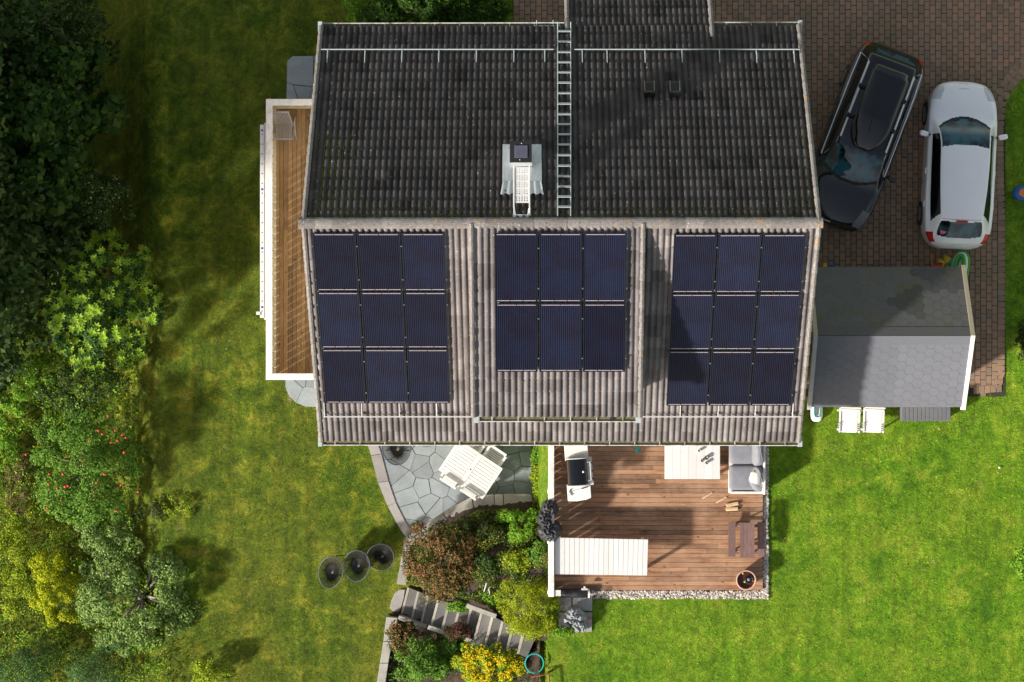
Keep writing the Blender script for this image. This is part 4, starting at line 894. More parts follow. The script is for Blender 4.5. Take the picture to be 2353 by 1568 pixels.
# ---------------------------------------------------------------- wire chairs
def wire_chair(px, py, z, w, h, rz, label, first=None):
    q = at(px, py, z + .4)
    if first is not None:
        o = tree_copy(first, (q.x, q.y, z), rz, label); o.scale = (w, h, 1); return o
    t = lthing("wire_chair", label, "garden chair", (q.x, q.y, z), rz, "black round cord chairs"); n = 40; c0 = Vector((.02, -.04, .38))
    ring = [Vector((.345 * math.cos(a), .40 * math.sin(a) * (1 - .08 * math.sin(a)), .45 + .3 * (math.sin(a) + 1) / 2 + .02)) for a in [2 * math.pi * i / n for i in range(n)]]
    MB().tube(ring, .016, 6, closed=True).build("ring", M['navy'], t); b = MB()
    for i in range(0, n * 3):
        p = ring[(i // 3) % n].lerp(ring[(i // 3 + 1) % n], (i % 3) / 3); m = p.lerp(c0, .55) + Vector((0, 0, -.03)); b.tube([p, m, c0 + (p - c0).normalized() * .05], .006, 3)
    b.build("cord", M['dark'], t); MB().lathe([(.045, 0), (.045, .015)], tuple(c0), 14).build("centre_plate", M['sog'], t)
    for a in (200, 340, 90): a = math.radians(a); MB().tube([c0 + Vector((.05 * math.cos(a), .05 * math.sin(a), 0)), (.32 * math.cos(a), .32 * math.sin(a), 0)], .012, 5).build("leg", M['dark'], t)
    return t
wc = wire_chair(912, 1028, ZL + .06, 1.1, 1.1, 0, "black cord chair on the patio, half under the eave"); wc.scale = (1.1, 1.1, 1)
wire_chair(763, 1311, ZL, .94, 1.12, -.25, "leftmost of three black cord chairs on the lawn", wc); wire_chair(822, 1296, ZL, 1.0, 1.08, -.1, "middle one of three black cord chairs on the lawn", wc); wire_chair(875.5, 1277, ZL, 1.02, .92, .5, "rightmost of three black cord chairs on the lawn", wc)
# white slatted garden set
def garden_set():
    z = ZL + .05; zc = lambda x, y: (1620 / 1.63196 + x / 6.534 / 1.63196, 1640 / 1.63196 + y / 6.534 / 1.63196); zt = z + .72
    cc = at(*zc(945, 790), zt); A_, B_ = at(*zc(690, 40), zt), at(*zc(1690, 850), zt); ux = unit((B_ - A_).to_2d().to_3d()); rz = math.atan2(ux.y, ux.x)
    C_ = at(*zc(1290, 1450), zt); L = 1.42; Wd = .98; rz = math.radians(-33.5)
    t = lthing("garden_table", "white slatted plastic garden table with parasol hole on the patio", "table", (cc.x - .0, cc.y - .0, z), rz, None)
    b = MB(); H = .72
    for s_ in (-1, 1):
        n = 11
        for i in range(n): b.box((s_ * (L / 4 + .02), -Wd / 2 + Wd * (i + .5) / n, H), (L / 2 - .1, Wd / n - .014, .02), t=random.random())
        b.box((s_ * (L / 2 - .03), 0, H + .001), (.06, Wd, .026))
        b.box((0, s_ * (Wd / 2 - .012), H + .0015), (L - .12, .024, .024))
    b.box((0, 0, H + .003), (.12, Wd - .05, .03)); b.lathe([(.022, .0), (.022, .008)], (0, 0, H + .014), 12, m=1); b.build("tabletop", [M['plastic'], M['black']], t)
    for x in (-.6, .6):
        for y in (-.4, .4): MB().box((x, y, H / 2), (.07, .07, H - .02)).build("leg", M['plastic'], t)
    def chair(px, py, r, label, first=None):
        q = at(*zc(px, py), z + .4)
        if first is not None: return tree_copy(first, (q.x, q.y, z), r, label)
        c = lthing("garden_chair", label, "chair", (q.x, q.y, z), r, "white chairs round the patio table"); b = MB()
        for s_ in (-1, 1): b.box((s_ * .22, 0, .42), (.08, .48, .03)); b.box((0, s_ * .21, .421), (.36, .06, .03))
        for i in range(6): b.box((0, -.14 + .056 * i, .415), (.37, .034, .018))
        b.build("seat", M['plastic'], c)
        b = MB()
        for s_ in (-1, 1): b.tube([(s_ * .22, -.22, .42), (s_ * .22, -.3, .86)], .022, 5)
        for i in range(5): zz = .5 + .07 * i; b.box((0, -.235 - .07 * (zz - .42) / .44, zz), (.42, .02, .045))
        b.box((0, -.305, .86), (.5, .05, .05)); b.build("backrest", M['plastic'], c)
        for s_ in (-1, 1):
            MB().box((s_ * .26, .0, .62), (.06, .5, .03)).build("armrest", M['plastic'], c)
            for y in (.2, -.2): MB().box((s_ * .24, y, .2), (.045, .045, .4)).build("leg", M['plastic'], c)
        return c
    ch = chair(1490, 530, rz + math.pi, "white slatted chair at the right upper side of the garden table")
    chair(960, 270, rz + math.pi, "white slatted chair above the garden table, touching the eave", ch)
    chair(560, 880, rz, "white slatted chair pushed under the left lower side of the table", ch); chair(1050, 1150, rz, "white slatted chair pushed under the bottom side of the table", ch)
garden_set()
# teal hoop and rusty frame
c = at(1228, 1525, .1); b = MB(); b.tube([(c.x + .24 * math.cos(a), c.y + .25 * math.sin(a), .1) for a in [2 * math.pi * i / 32 for i in range(32)]], .017, 6, closed=True)
b.tube([(c.x + .24, c.y, .1), (c.x + .26, c.y, .0)], .012, 5); b.tube([(c.x, c.y + .25, .1), (c.x, c.y + .27, .0)], .012, 5); b.tube([(c.x - .1, c.y - .22, .1), (c.x - .1, c.y - .24, .0)], .012, 5); tag(b.build("plant_hoop", M['teal']), "turquoise plant support hoop beside the yellow flowers", "hoop")
b = MB(); a, c, d = at(1222, 1556, .2), at(1260, 1549, .2), at(1265, 1600, .2); b.tube([a, c, d], .025, 4); b.box((c.x, c.y, .1), (.05, .05, .2)); b.box((a.x, a.y, .1), (.05, .05, .2)); tag(b.build("bed_frame", M['rust']), "rust coloured bed frame corner at the bottom of the lawn", "frame")
# ---------------------------------------------------------------- things round the shed
def recliner(px, lab, first=None):
    q = at(px, 966, .35)
    if first is not None: return tree_copy(first, (q.x, q.y, 0), -.03, lab)
    t = lthing("lounge_chair", lab, "lounge chair", (q.x, q.y, 0), -.03, "white folded lounge chairs beside the shed")
    MB().soft((0, -.02, .42), (.44, .6, .06), p=12).build("seat", M['plastic'], t, True); b = MB()
    for s_ in (-1, 1): b.box((s_ * .25, .0, .45), (.045, .64, .05))
    b.box((0, .26, .47), (.5, .05, .05)); b.box((0, .33, .62), (.48, .04, .3)); b.build("frame", M['plastic'], t, bevel=.008)
    b = MB()
    for i in range(4): b.box((-.28, -.1 - .055 * i, .5 - .01 * i), (.07, .016, .02))
    for i in range(4): b.box((.22, -.1 - .055 * i, .49), (.04, .016, .03), m=1)
    b.build("ratchet", [M['plastic'], M['dark']], t)
    for s_ in (-1, 1):
        for y in (-.26, .24): MB().box((s_ * .24, y, .21), (.04, .04, .42)).build("leg", M['plastic'], t)
    return t
r1 = recliner(1951, "left one of two white lounge chairs standing against the shed"); recliner(2006.5, "right one of two white lounge chairs standing against the shed", r1)
a, c = at(2071, 968, .5), at(2184, 928, .5); t = thing("storage_box", "dark grey slatted plastic storage box behind the shed eave", "storage box", ((a.x + c.x) / 2, (a.y + c.y) / 2, 0))
MB().box(((a.x + c.x) / 2, (a.y + c.y) / 2, .25), (c.x - a.x - .04, c.y - a.y - .04, .46)).build("box_body", M['greyp'], t); b = MB()
for i in range(12): b.box((a.x + (c.x - a.x) * (i + .5) / 12, (a.y + c.y) / 2, .5), ((c.x - a.x) / 12 - .008, c.y - a.y, .04))
b.build("lid", M['greyp'], t, bevel=.008)
c = at(1877.5, 948, .2); t = lthing("plastic_tub", "white oval tub with turquoise ring at the shed corner", "tub", (c.x, c.y, 0)); MB().soft((0, 0, .12), (.32, .5, .22), p=3).build("shell", M['plastic'], t, True)
b = MB(); b.tube([(.075 * math.copysign(abs(math.cos(a)) ** .6, math.cos(a)), .05 + .17 * math.copysign(abs(math.sin(a)) ** .6, math.sin(a)), .235) for a in [2 * math.pi * i / 24 for i in range(24)]], .016, 5, closed=True); b.build("ring", M['teal'], t); MB().soft((0, .05, .22), (.09, .28, .03), p=4).build("pad", M['greyp'], t, True)
MB().soft((0, 0, .04), (.35, .53, .07), p=3).build("base", M['dark'], t, True)
def toys():
    c = at(2206, 610, .35); t = thing("inflatable_boat", "green and white inflatable boat leaning behind the shed", "inflatable boat", c)
    rz = math.radians(12); Q = Matrix.Rotation(-rz * 1.0, 3, 'Z') @ Matrix.Rotation(math.radians(-25), 3, 'Y'); c = at(2204, 624, .5)
    for k, (r, m) in enumerate(((1.0, 'green'), (.8, 'plastic'), (.6, 'green'))):
        b = MB(); b.tube([c + Q @ Vector((.2 * r * math.copysign(abs(math.cos(a)) ** .8, math.cos(a)), .5 * (1 - .1 * k) * math.sin(a), .06 * k)) for a in [2 * math.pi * i / 32 for i in range(32)]], .055, 8, closed=True); b.build("air_tube", M[m], t, True)
    MB().soft(c + Q @ Vector((.08, 0, .02)), (.3, .9, .08), p=3, Q=Q).build("floor_mat", M['plastic'], t, True)
    p = at(2176, 596, .25); b = MB(); b.ball(p, .09, 12, 8); b.box(p + Vector((-.14, -.05, -.05)), (.16, .1, .06), -.2); b.ball(p + Vector((.08, -.02, .04)), .045, 8, 6); tag(b.build("toy", M['yellow'], None, True), "round yellow plastic toy beside the green inflatable boat", "toy")
    p = at(2182, 606, .15); b = MB(); b.tube([(p.x + .11 * math.cos(a), p.y + .13 * math.sin(a), .2) for a in [2 * math.pi * i / 24 for i in range(24)]], .03, 6, closed=True); tag(b.build("swim_ring", M['green'], None, True), "small green swim ring between yellow toy and inflatable boat", "swim ring")
    p = at(2187.5, 602, .4); tag(MB().soft(p, (.12, .14, .06), p=4, rz=.2).build("toy", M['teal'], None, True), "small turquoise toy box leaning on the green inflatable boat", "toy")
    p = at(2153, 612, .2); t = thing("toy_wheelbarrow", "red toy wheelbarrow with orange handles behind the shed", "toy wheelbarrow", p); MB().soft(p + Vector((0, -.05, 0)), (.32, .22, .2), p=5).build("tray", M['redp'], t, True)
    for s_, e in ((-1, -.03), (1, .07)): MB().tube([p + Vector((s_ * .13, 0, .08)), p + Vector((s_ * .13 + e, .12, .12)), p + Vector((s_ * .13 + e - .02, .3, .2))], .016, 5).build("handle", M['orange'] if s_ < 0 else M['yellow'], t)
    MB().lathe([(.07, -.02), (.07, .02)], p + Vector((0, -.22, -.12)), 12, Q=Matrix.Rotation(math.pi / 2, 3, 'Y')).build("wheel", M['black'], t)
    p = at(1895, 611, .15); b = MB(); b.soft(p, (.12, .16, .2), p=4); tag(b.build("toy", M['yellow'], None, True), "yellow toy between the house verge and the shed", "toy")
    p = at(1906, 612, .1); tag(MB().box(p, (.3, .06, .08), .1).build("toy", M['blue'], None, bevel=.01), "blue toy strip between the house verge and the shed", "toy")
    p = at(2347, 444, .25); t = lthing("tub", "dark blue round tub with orange centre at the right edge", "tub", (p.x, p.y, 0)); MB().lathe([(.13, 0), (.2, .1), (.205, .2), (.15, .3), (.1, .3)], (0, 0, 0), 28).build("tub_body", M['blue'], t, True); MB().lathe([(.105, .28), (.11, .315), (.08, .32)], (.03, 0, 0), 20).build("tub_insert", M['orange'], t, True)
toys()
# ---------------------------------------------------------------- cars
def pchip(xs, ys, x):
    xs, ys = np.array(xs, float), np.array(ys, float); h = np.diff(xs); d = np.diff(ys) / h; m = np.zeros(len(xs))
    for i in range(1, len(xs) - 1):
        if d[i - 1] * d[i] > 0: w1, w2 = 2 * h[i] + h[i - 1], h[i] + 2 * h[i - 1]; m[i] = (w1 + w2) / (w1 / d[i - 1] + w2 / d[i])
    m[0], m[-1] = d[0], d[-1]; i = np.clip(np.searchsorted(xs, x) - 1, 0, len(h) - 1); t = (x - xs[i]) / h[i]
    return (2 * t ** 3 - 3 * t ** 2 + 1) * ys[i] + (t ** 3 - 2 * t ** 2 + t) * h[i] * m[i] + (-2 * t ** 3 + 3 * t ** 2) * ys[i + 1] + (t ** 3 - t ** 2) * h[i] * m[i + 1]
def car(name, label, cat, front, rear, T, cls, mats, extra):
    """T: station table (x, w, zside, wb, zb, wr, zr, zc); cls(x, y, v) names the part a face belongs to"""
    f, r = Vector((front[0], front[1], 0)), Vector((rear[0], rear[1], 0)); d = r - f; L = T[-1][0]; rz = math.atan2(d.y, d.x)
    t = lthing(name, label, cat, f.lerp(r, 0) + (d.normalized() * ((d.length - L) / 2)), rz); T = np.array(T, float); X = T[:, 0]
    gx = np.unique(np.concatenate([np.linspace(0, L, 190), [0.01, .03, L - .03, L - .01]])); col = [pchip(X, T[:, k], gx) for k in range(1, 8)]
    vv = np.linspace(0, 7, 57); P = []
    for i in range(len(gx)):
        w, zs, wb, zb, wr, zr, zc = (c[i] for c in col); cp = np.array([[w * .93, .2], [w, .36], [w * 1.0, (zs + .36) / 2], [w * .985, zs], [wb, zb], [wr, zr], [wr * .55, zr + (zc - zr) * .75], [0, zc]])
        P.append(np.stack([pchip(range(8), cp[:, 0], vv), pchip(range(8), cp[:, 1], vv)], -1))
    P = np.array(P); n, k = P.shape[:2]; parts = {}
    def face(pts, key): parts.setdefault(key, MB()).add(pts, [(0, 1, 2, 3)])
    for sgn in (-1, 1):
        for i in range(n - 1):
            for j in range(k - 1):
                q = [(gx[a], sgn * P[a, c_, 0], P[a, c_, 1]) for a, c_ in ((i, j), (i + 1, j), (i + 1, j + 1), (i, j + 1))]
                if sgn > 0: q = q[::-1]
                face(q, cls((gx[i] + gx[i + 1]) / 2, (P[i, j, 0] + P[i, j + 1, 0]) / 2, (vv[j] + vv[j + 1]) / 2, sgn))
    for a in (0, n - 1):
        for j in range(k - 1): face([(gx[a], -P[a, j, 0], P[a, j, 1]), (gx[a], P[a, j, 0], P[a, j, 1]), (gx[a], P[a, j + 1, 0], P[a, j + 1, 1]), (gx[a], -P[a, j + 1, 0], P[a, j + 1, 1])], 'body')
    for i in range(n - 1): face([(gx[i], -P[i, 0, 0], .2), (gx[i], P[i, 0, 0], .2), (gx[i + 1], P[i + 1, 0, 0], .2), (gx[i + 1], -P[i + 1, 0, 0], .2)], 'underside')
    for key, b in parts.items():
        o = b.build(key.split(':')[0], mats[key.split(':')[0]], t, True)
        wm = o.modifiers.new("weld", 'WELD'); wm.merge_threshold = .0005
    for wx in extra['wheels']:
        for s_ in (-1, 1):
            Q = Matrix.Rotation(math.pi / 2, 3, 'X'); y = s_ * (extra['tw']); wh = MB().lathe([(.2, -.1), (.3, -.11), (.33, -.07), (.33, .07), (.3, .11), (.2, .1)], (wx, y, .33), 28, Q=Q).build("wheel", M['tyre'], t, True)
            b = MB(); b.lathe([(.2, -.005), (.2, .005)], (wx, y + s_ * .085, .33), 20, Q=Q)
            for a in range(7): b.box((wx, y + s_ * .1, .33), (.04, .02, .38), M3=Matrix.Rotation(a * math.pi / 7, 3, 'Y'))
            b.build("rim", M['rim'], wh)
    for s_ in (-1, 1):
        mx, my, mz = extra['mirror']; m_ = MB().soft((mx, s_ * (my + .09), mz), (.14, .24, .13), rz=s_ * .25, p=3.5).build("mirror", mats['mirror'], t, True)
        MB().tube([(mx + .02, s_ * (my - .08), mz - .05), (mx, s_ * (my + .02), mz - .03)], .025, 5).build("mirror_arm", M['black'], m_)
        for hx in extra['handles']: hw = float(pchip(X, T[:, 1], np.array([hx]))[0]); MB().soft((hx, s_ * (hw * .985 + .012), extra['hz']), (.17, .035, .035), p=4).build("door_handle", mats['handle'], t, True)
    return t, L
def build_cars():
    T = [(0, .36, .52, .31, .58, .22, .62, .64), (.05, .53, .58, .46, .65, .34, .69, .71), (.16, .68, .64, .59, .72, .46, .76, .78), (.34, .785, .70, .69, .79, .55, .83, .85), (.6, .855, .78, .76, .86, .62, .90, .92), (.95, .885, .84, .79, .92, .66, .95, .975), (1.15, .89, .87, .80, .95, .665, 1.04, 1.08), (1.45, .89, .88, .80, .955, .62, 1.25, 1.29),
         (1.72, .89, .885, .80, .96, .60, 1.36, 1.40), (2.1, .89, .89, .80, .97, .595, 1.39, 1.44), (2.8, .89, .90, .795, .98, .565, 1.38, 1.43), (3.3, .885, .90, .785, .99, .525, 1.34, 1.395), (3.62, .87, .90, .765, 1.0, .505, 1.29, 1.345), (3.72, .865, .90, .76, 1.0, .54, 1.22, 1.27), (3.9, .84, .88, .74, .98, .57, 1.08, 1.13), (4.06, .775, .86, .69, .93, .57, .97, 1.0), (4.14, .72, .82, .64, .89, .54, .92, .94), (4.24, .61, .70, .54, .76, .44, .80, .82), (4.31, .42, .5, .38, .56, .30, .60, .62)]
    def cls(x, y, v, s_):
        if v > 5.0 and .93 + .28 * (y / .66) ** 2 < x < 1.70 + .07 * (y / .57) ** 2:
            return 'trim' if x < 1.0 + .28 * (y / .66) ** 2 else 'windshield'
        if v > 5.05 and 3.67 - .03 * (y / .55) ** 2 < x < 4.07 - .07 * (y / .55) ** 2: return 'rear_window'
        if 4.12 < v < 4.86 and 1.42 < x < 3.66 - .25 * (v - 4.1): return 'side_window:%d' % s_
        if 3.4 < v < 5 and .14 < x < .5 and y > .5: return 'headlight:%d' % s_
        if 2.7 < v < 4.9 and 3.93 + .18 * (v - 2.7) / 2.2 * 0 < x < 4.17 and y > .42 and (x > 4.08 or y > .62) and v < 4.5: return 'tail_light:%d' % s_
        if x < .09 and v < 3.2 and y < .5: return 'grille'
        return 'body'
    mats = dict(body=M['silver'], windshield=M['glass'], rear_window=M['glass'], side_window=M['sglass'], headlight=M['lamp'], tail_light=M['red'], grille=M['dark'], trim=M['black'], underside=M['black'], mirror=M['chrome'], handle=M['chrome'])
    fr, rr = at(2213, 190, .6), at(2194, 571, .6)
    t, L = car("parked_car", "silver white hatchback parked on the brick driveway beside the shed", "car", fr, rr, T, cls, mats, dict(wheels=(.84, 3.42), tw=.80, mirror=(1.42, .92, 1.0), handles=(2.35, 3.2), hz=.80))
    MB().soft((3.65, 0, 1.335), (.05, .32, .03), p=4).build("brake_light", M['red'], t, True)
    MB().soft((3.92, -.42, 1.105), (.11, .15, .012), rz=.4, p=3).build("sticker", M['pink'], t, True)
    for x, z in ((.05, .715), (4.235, .84)):
        e = MB()
        for i in range(4): e.tube([(x + .028 * math.cos(a), -.09 + .06 * (i) + .034 * math.sin(a), z + .012) for a in [2 * math.pi * j / 12 for j in range(12)]], .006, 4, closed=True)
        e.build("emblem", M['chrome'], t)
    e = MB()
    for a in (3.615,): e.tube([(a + .02 * (y / .5) ** 2 * -1, y, 1.352 - .05 * (y / .5) ** 2) for y in np.linspace(-.5, .5, 9)], .004, 4)
    e.build("roof_seam", M['black'], t)
    e = MB()
    for s_ in (-1, 1):
        for x in (2.62,): e.tube([(x, s_ * .893, .36), (x, s_ * .895, .62), (x - .0, s_ * .88, .89)], .004, 4)
    e.build("door_seam", M['black'], t)
    for s_ in (-1, 1): MB().tube([(1.0 + .28 * .5, s_ * .5 - .06, 1.03), (1.02, s_ * .5 - .42 * (1 if s_ > 0 else -1) * .9, 1.02)], .008, 4).build("wiper", M['black'], t)
    MB().tube([(.2 + .12 * (y / .6) ** 2, y, .80 - .05 * (y / .6) ** 2) for y in np.linspace(-.6, .6, 11)], .004, 4).build("bonnet_seam", M['black'], t)
    # black estate car
    T2 = [(0, .5, .5, .42, .58, .30, .64, .66), (.06, .68, .6, .58, .68, .42, .73, .75), (.2, .80, .68, .70, .76, .54, .81, .84), (.42, .88, .76, .77, .83, .62, .89, .92), (.75, .92, .84, .81, .90, .68, .96, .99), (1.12, .935, .9, .84, .97, .71, 1.02, 1.05), (1.35, .94, .93, .85, 1.0, .715, 1.13, 1.18), (1.7, .94, .94, .85, 1.01, .67, 1.36, 1.41),
          (1.98, .94, .945, .85, 1.02, .63, 1.48, 1.53), (2.4, .94, .95, .85, 1.03, .625, 1.51, 1.565), (3.2, .94, .955, .845, 1.04, .62, 1.51, 1.565), (4.0, .935, .96, .835, 1.05, .60, 1.48, 1.53), (4.36, .91, .96, .81, 1.05, .585, 1.43, 1.48), (4.48, .885, .95, .78, 1.04, .59, 1.3, 1.35), (4.64, .82, .92, .73, 1.0, .59, 1.08, 1.12), (4.74, .74, .86, .66, .93, .53, .97, .99), (4.81, .62, .7, .54, .76, .43, .8, .82), (4.86, .44, .52, .4, .58, .3, .62, .64)]
    def cls2(x, y, v, s_):
        if v > 5.0 and 1.12 + .22 * (y / .7) ** 2 < x < 1.95 + .06 * (y / .62) ** 2: return 'trim' if x < 1.2 + .22 * (y / .7) ** 2 else 'windshield'
        if v > 5.15 and 4.47 < x < 4.66: return 'rear_window'
        if 4.12 < v < 4.88 and 1.65 < x < 4.36 - .25 * (v - 4.1): return 'side_window:%d' % s_
        if 3.3 < v < 5 and .16 < x < .62 and y > .55: return 'headlight:%d' % s_
        if 2.2 < v < 4.2 and 4.64 < x < 4.81 and y > .62: return 'tail_light:%d' % s_
        if x < .1 and v < 3.2 and y < .55: return 'grille'
        return 'body'
    mats2 = dict(mats, body=M['blackp'], mirror=M['blackp'], headlight=M['greyp'], handle=M['dark'], grille=M['galv'])
    fr, rr = at(1903, 517, .6), at(2056, 112, .6)
    t, L = car("parked_car", "black estate car carrying a black roof box, parked at an angle", "car", fr, rr, T2, cls2, mats2, dict(wheels=(.92, 3.80), tw=.85, mirror=(1.62, .97, 1.06), handles=(2.6, 3.6), hz=.84))
    for s_ in (-1, 1):
        for a, c in ((2.12, 2.62), (2.75, 3.42), (3.55, 4.15)): MB().tube([(a, s_ * .61, 1.555), (c, s_ * .605, 1.575 - (.02 if c > 4 else 0))], .025, 6).build("roof_rail", M['chrome'], t)
        MB().tube([(1.6, s_ * .862, 1.02), (2.6, s_ * .862, 1.045), (3.8, s_ * .85, 1.065), (4.38, s_ * .825, 1.065)], .018, 5).build("window_trim", M['chrome'], t)
        MB().tube([(1.62, s_ * .80, 1.14), (1.98, s_ * .648, 1.47), (3.2, s_ * .638, 1.50), (4.2, s_ * .61, 1.46), (4.38, s_ * .82, 1.07)], .006, 5).build("window_trim", M['chrome'], t)
    bx = lthing("roof_box", "glossy black roof box strapped on the black estate car", "roof box", t.location + Vector((0, 0, 1.56)), t.rotation_euler.z)
    n, k = 40, 20; vs = []; b = MB()
    for i in range(n + 1):
        u = i / n; x = 1.95 + 2.15 * u; wd = .49 * min(1, (math.sin(min(u / .32, 1) * math.pi / 2)) ** .6 * .75 + .25) * (1 if u < .93 else .93) ; hh = .33 * min(1, (math.sin(min(u / .55, 1) * math.pi / 2)) ** .8 + .1) * (1 if u < .9 else 1 - 2.5 * (u - .9))
        for j in range(k):
            a = 2 * math.pi * j / k; ex = lambda v: math.copysign(abs(v) ** .55, v); vs.append((x, wd * ex(math.cos(a)), .16 + hh / 2 * (1 + ex(math.sin(a))) + (.02 * max(0, math.cos(a * 3)) if math.sin(a) > .3 else 0)))
    b.add(vs, [(i * k + j, (i + 1) * k + j, (i + 1) * k + (j + 1) % k, i * k + (j + 1) % k) for i in range(n) for j in range(k)] + [tuple(range(k)), tuple(n * k + j for j in range(k))[::-1]]); b.build("box_shell", M['boxm'], bx, True)
    for x in (2.68, 3.48): MB().box((x, 0, .06), (.07, 1.26, .05)).build("crossbar", M['black'], bx, bevel=.01)
    MB().tube([(2.35, .02, .50), (2.9, .1, .515), (3.3, .13, .515), (3.85, .12, .5)], .006, 4).build("seam", M['black'], bx)
build_cars()
# ---------------------------------------------------------------- vegetation
LM = dict(
 maple=leaf_mat("maple_leaf", (0.014, 0.04, 0.005), (0.028, 0.07, 0.01), (0.065, 0.11, 0.014)), dkgreen=leaf_mat("dark_leaf", (0.014, 0.036, 0.008), (0.034, 0.07, 0.014), (0.09, 0.125, 0.03)),
 rhodo=leaf_mat("rosette_leaf", (0.026, 0.083, 0.018), (0.045, 0.113, 0.022), (0.090, 0.164, 0.030)), tip=leaf_mat("young_leaf", (0.155, 0.310, 0.018), (0.265, 0.435, 0.031), (0.404, 0.528, 0.062)),
 apple=leaf_mat("apple_leaf", (0.045, 0.12, 0.012), (0.095, 0.21, 0.022), (0.2, 0.33, 0.05)), grey=leaf_mat("grey_green_leaf", (0.085, 0.165, 0.03), (0.17, 0.27, 0.065), (0.34, 0.44, 0.14)),
 ygreen=leaf_mat("yellow_green_leaf", (0.11, 0.18, 0.01), (0.22, 0.31, 0.014), (0.42, 0.46, 0.025)), gold=leaf_mat("golden_leaf", (0.16, 0.21, 0.005), (0.32, 0.38, 0.01), (0.5, 0.5, 0.012)),
 blue=leaf_mat("blue_needle", (0.035, 0.09, 0.02), (0.07, 0.15, 0.04), (0.14, 0.24, 0.08)), rustl=leaf_mat("rusty_leaf", (0.19, 0.1, 0.035), (0.32, 0.17, 0.07), (0.42, 0.25, 0.12)), rustg=leaf_mat("olive_leaf", (.02, .04, .01), (.045, .07, .015), (.08, .10, .025)),
 fresh=leaf_mat("fresh_leaf", (0.065, 0.179, 0.013), (0.130, 0.277, 0.019), (0.244, 0.406, 0.033)), flower=leaf_mat("yellow_petal", (.62, .40, .004), (.78, .55, .006), (.8, .62, .01), tr=.1), purple=leaf_mat("purple_leaf", (.06, .02, .02), (.12, .04, .035), (.2, .08, .06)),
 dry=leaf_mat("dry_grass", (.12, .09, .035), (.2, .15, .06), (.3, .24, .1)))
def leaves(c, nrm, size, ratio=.55, spread=.5):
    n = len(c); r = RNG.normal(0, 1, (n, 3)); N = nrm + r * spread; N /= np.linalg.norm(N, axis=1, keepdims=True) + 1e-9
    t = np.cross(N, RNG.normal(0, 1, (n, 3))); t /= np.linalg.norm(t, axis=1, keepdims=True) + 1e-9; s_ = np.cross(N, t); sz = size * RNG.uniform(.6, 1.25, n)[:, None]
    a = t * sz * .5; b = s_ * sz * .5 * ratio
    V = np.stack([c - a, c + b * 1.0 - a * .1, c + a, c - b - a * .1], 1).reshape(-1, 3); return V, np.arange(4 * n).reshape(-1, 4), RNG.uniform(0, 1, n)
def clumps(rx, ry, rz_, k, seed, flat=.5, edge=.2):
    r = np.random.default_rng(seed); out = []
    for _ in range(k):
        a = r.uniform(0, 6.283); u = math.sqrt(r.uniform(0, 1)) * r.uniform(.85, 1.0 + edge); z = math.sqrt(max(0, 1 - min(u, 1) ** 2)); out.append((rx * u * math.cos(a), ry * u * math.sin(a), rz_ * (z * r.uniform(.55, 1.0) if r.random() > .2 else z * r.uniform(0, .6))))
    return np.array(out)
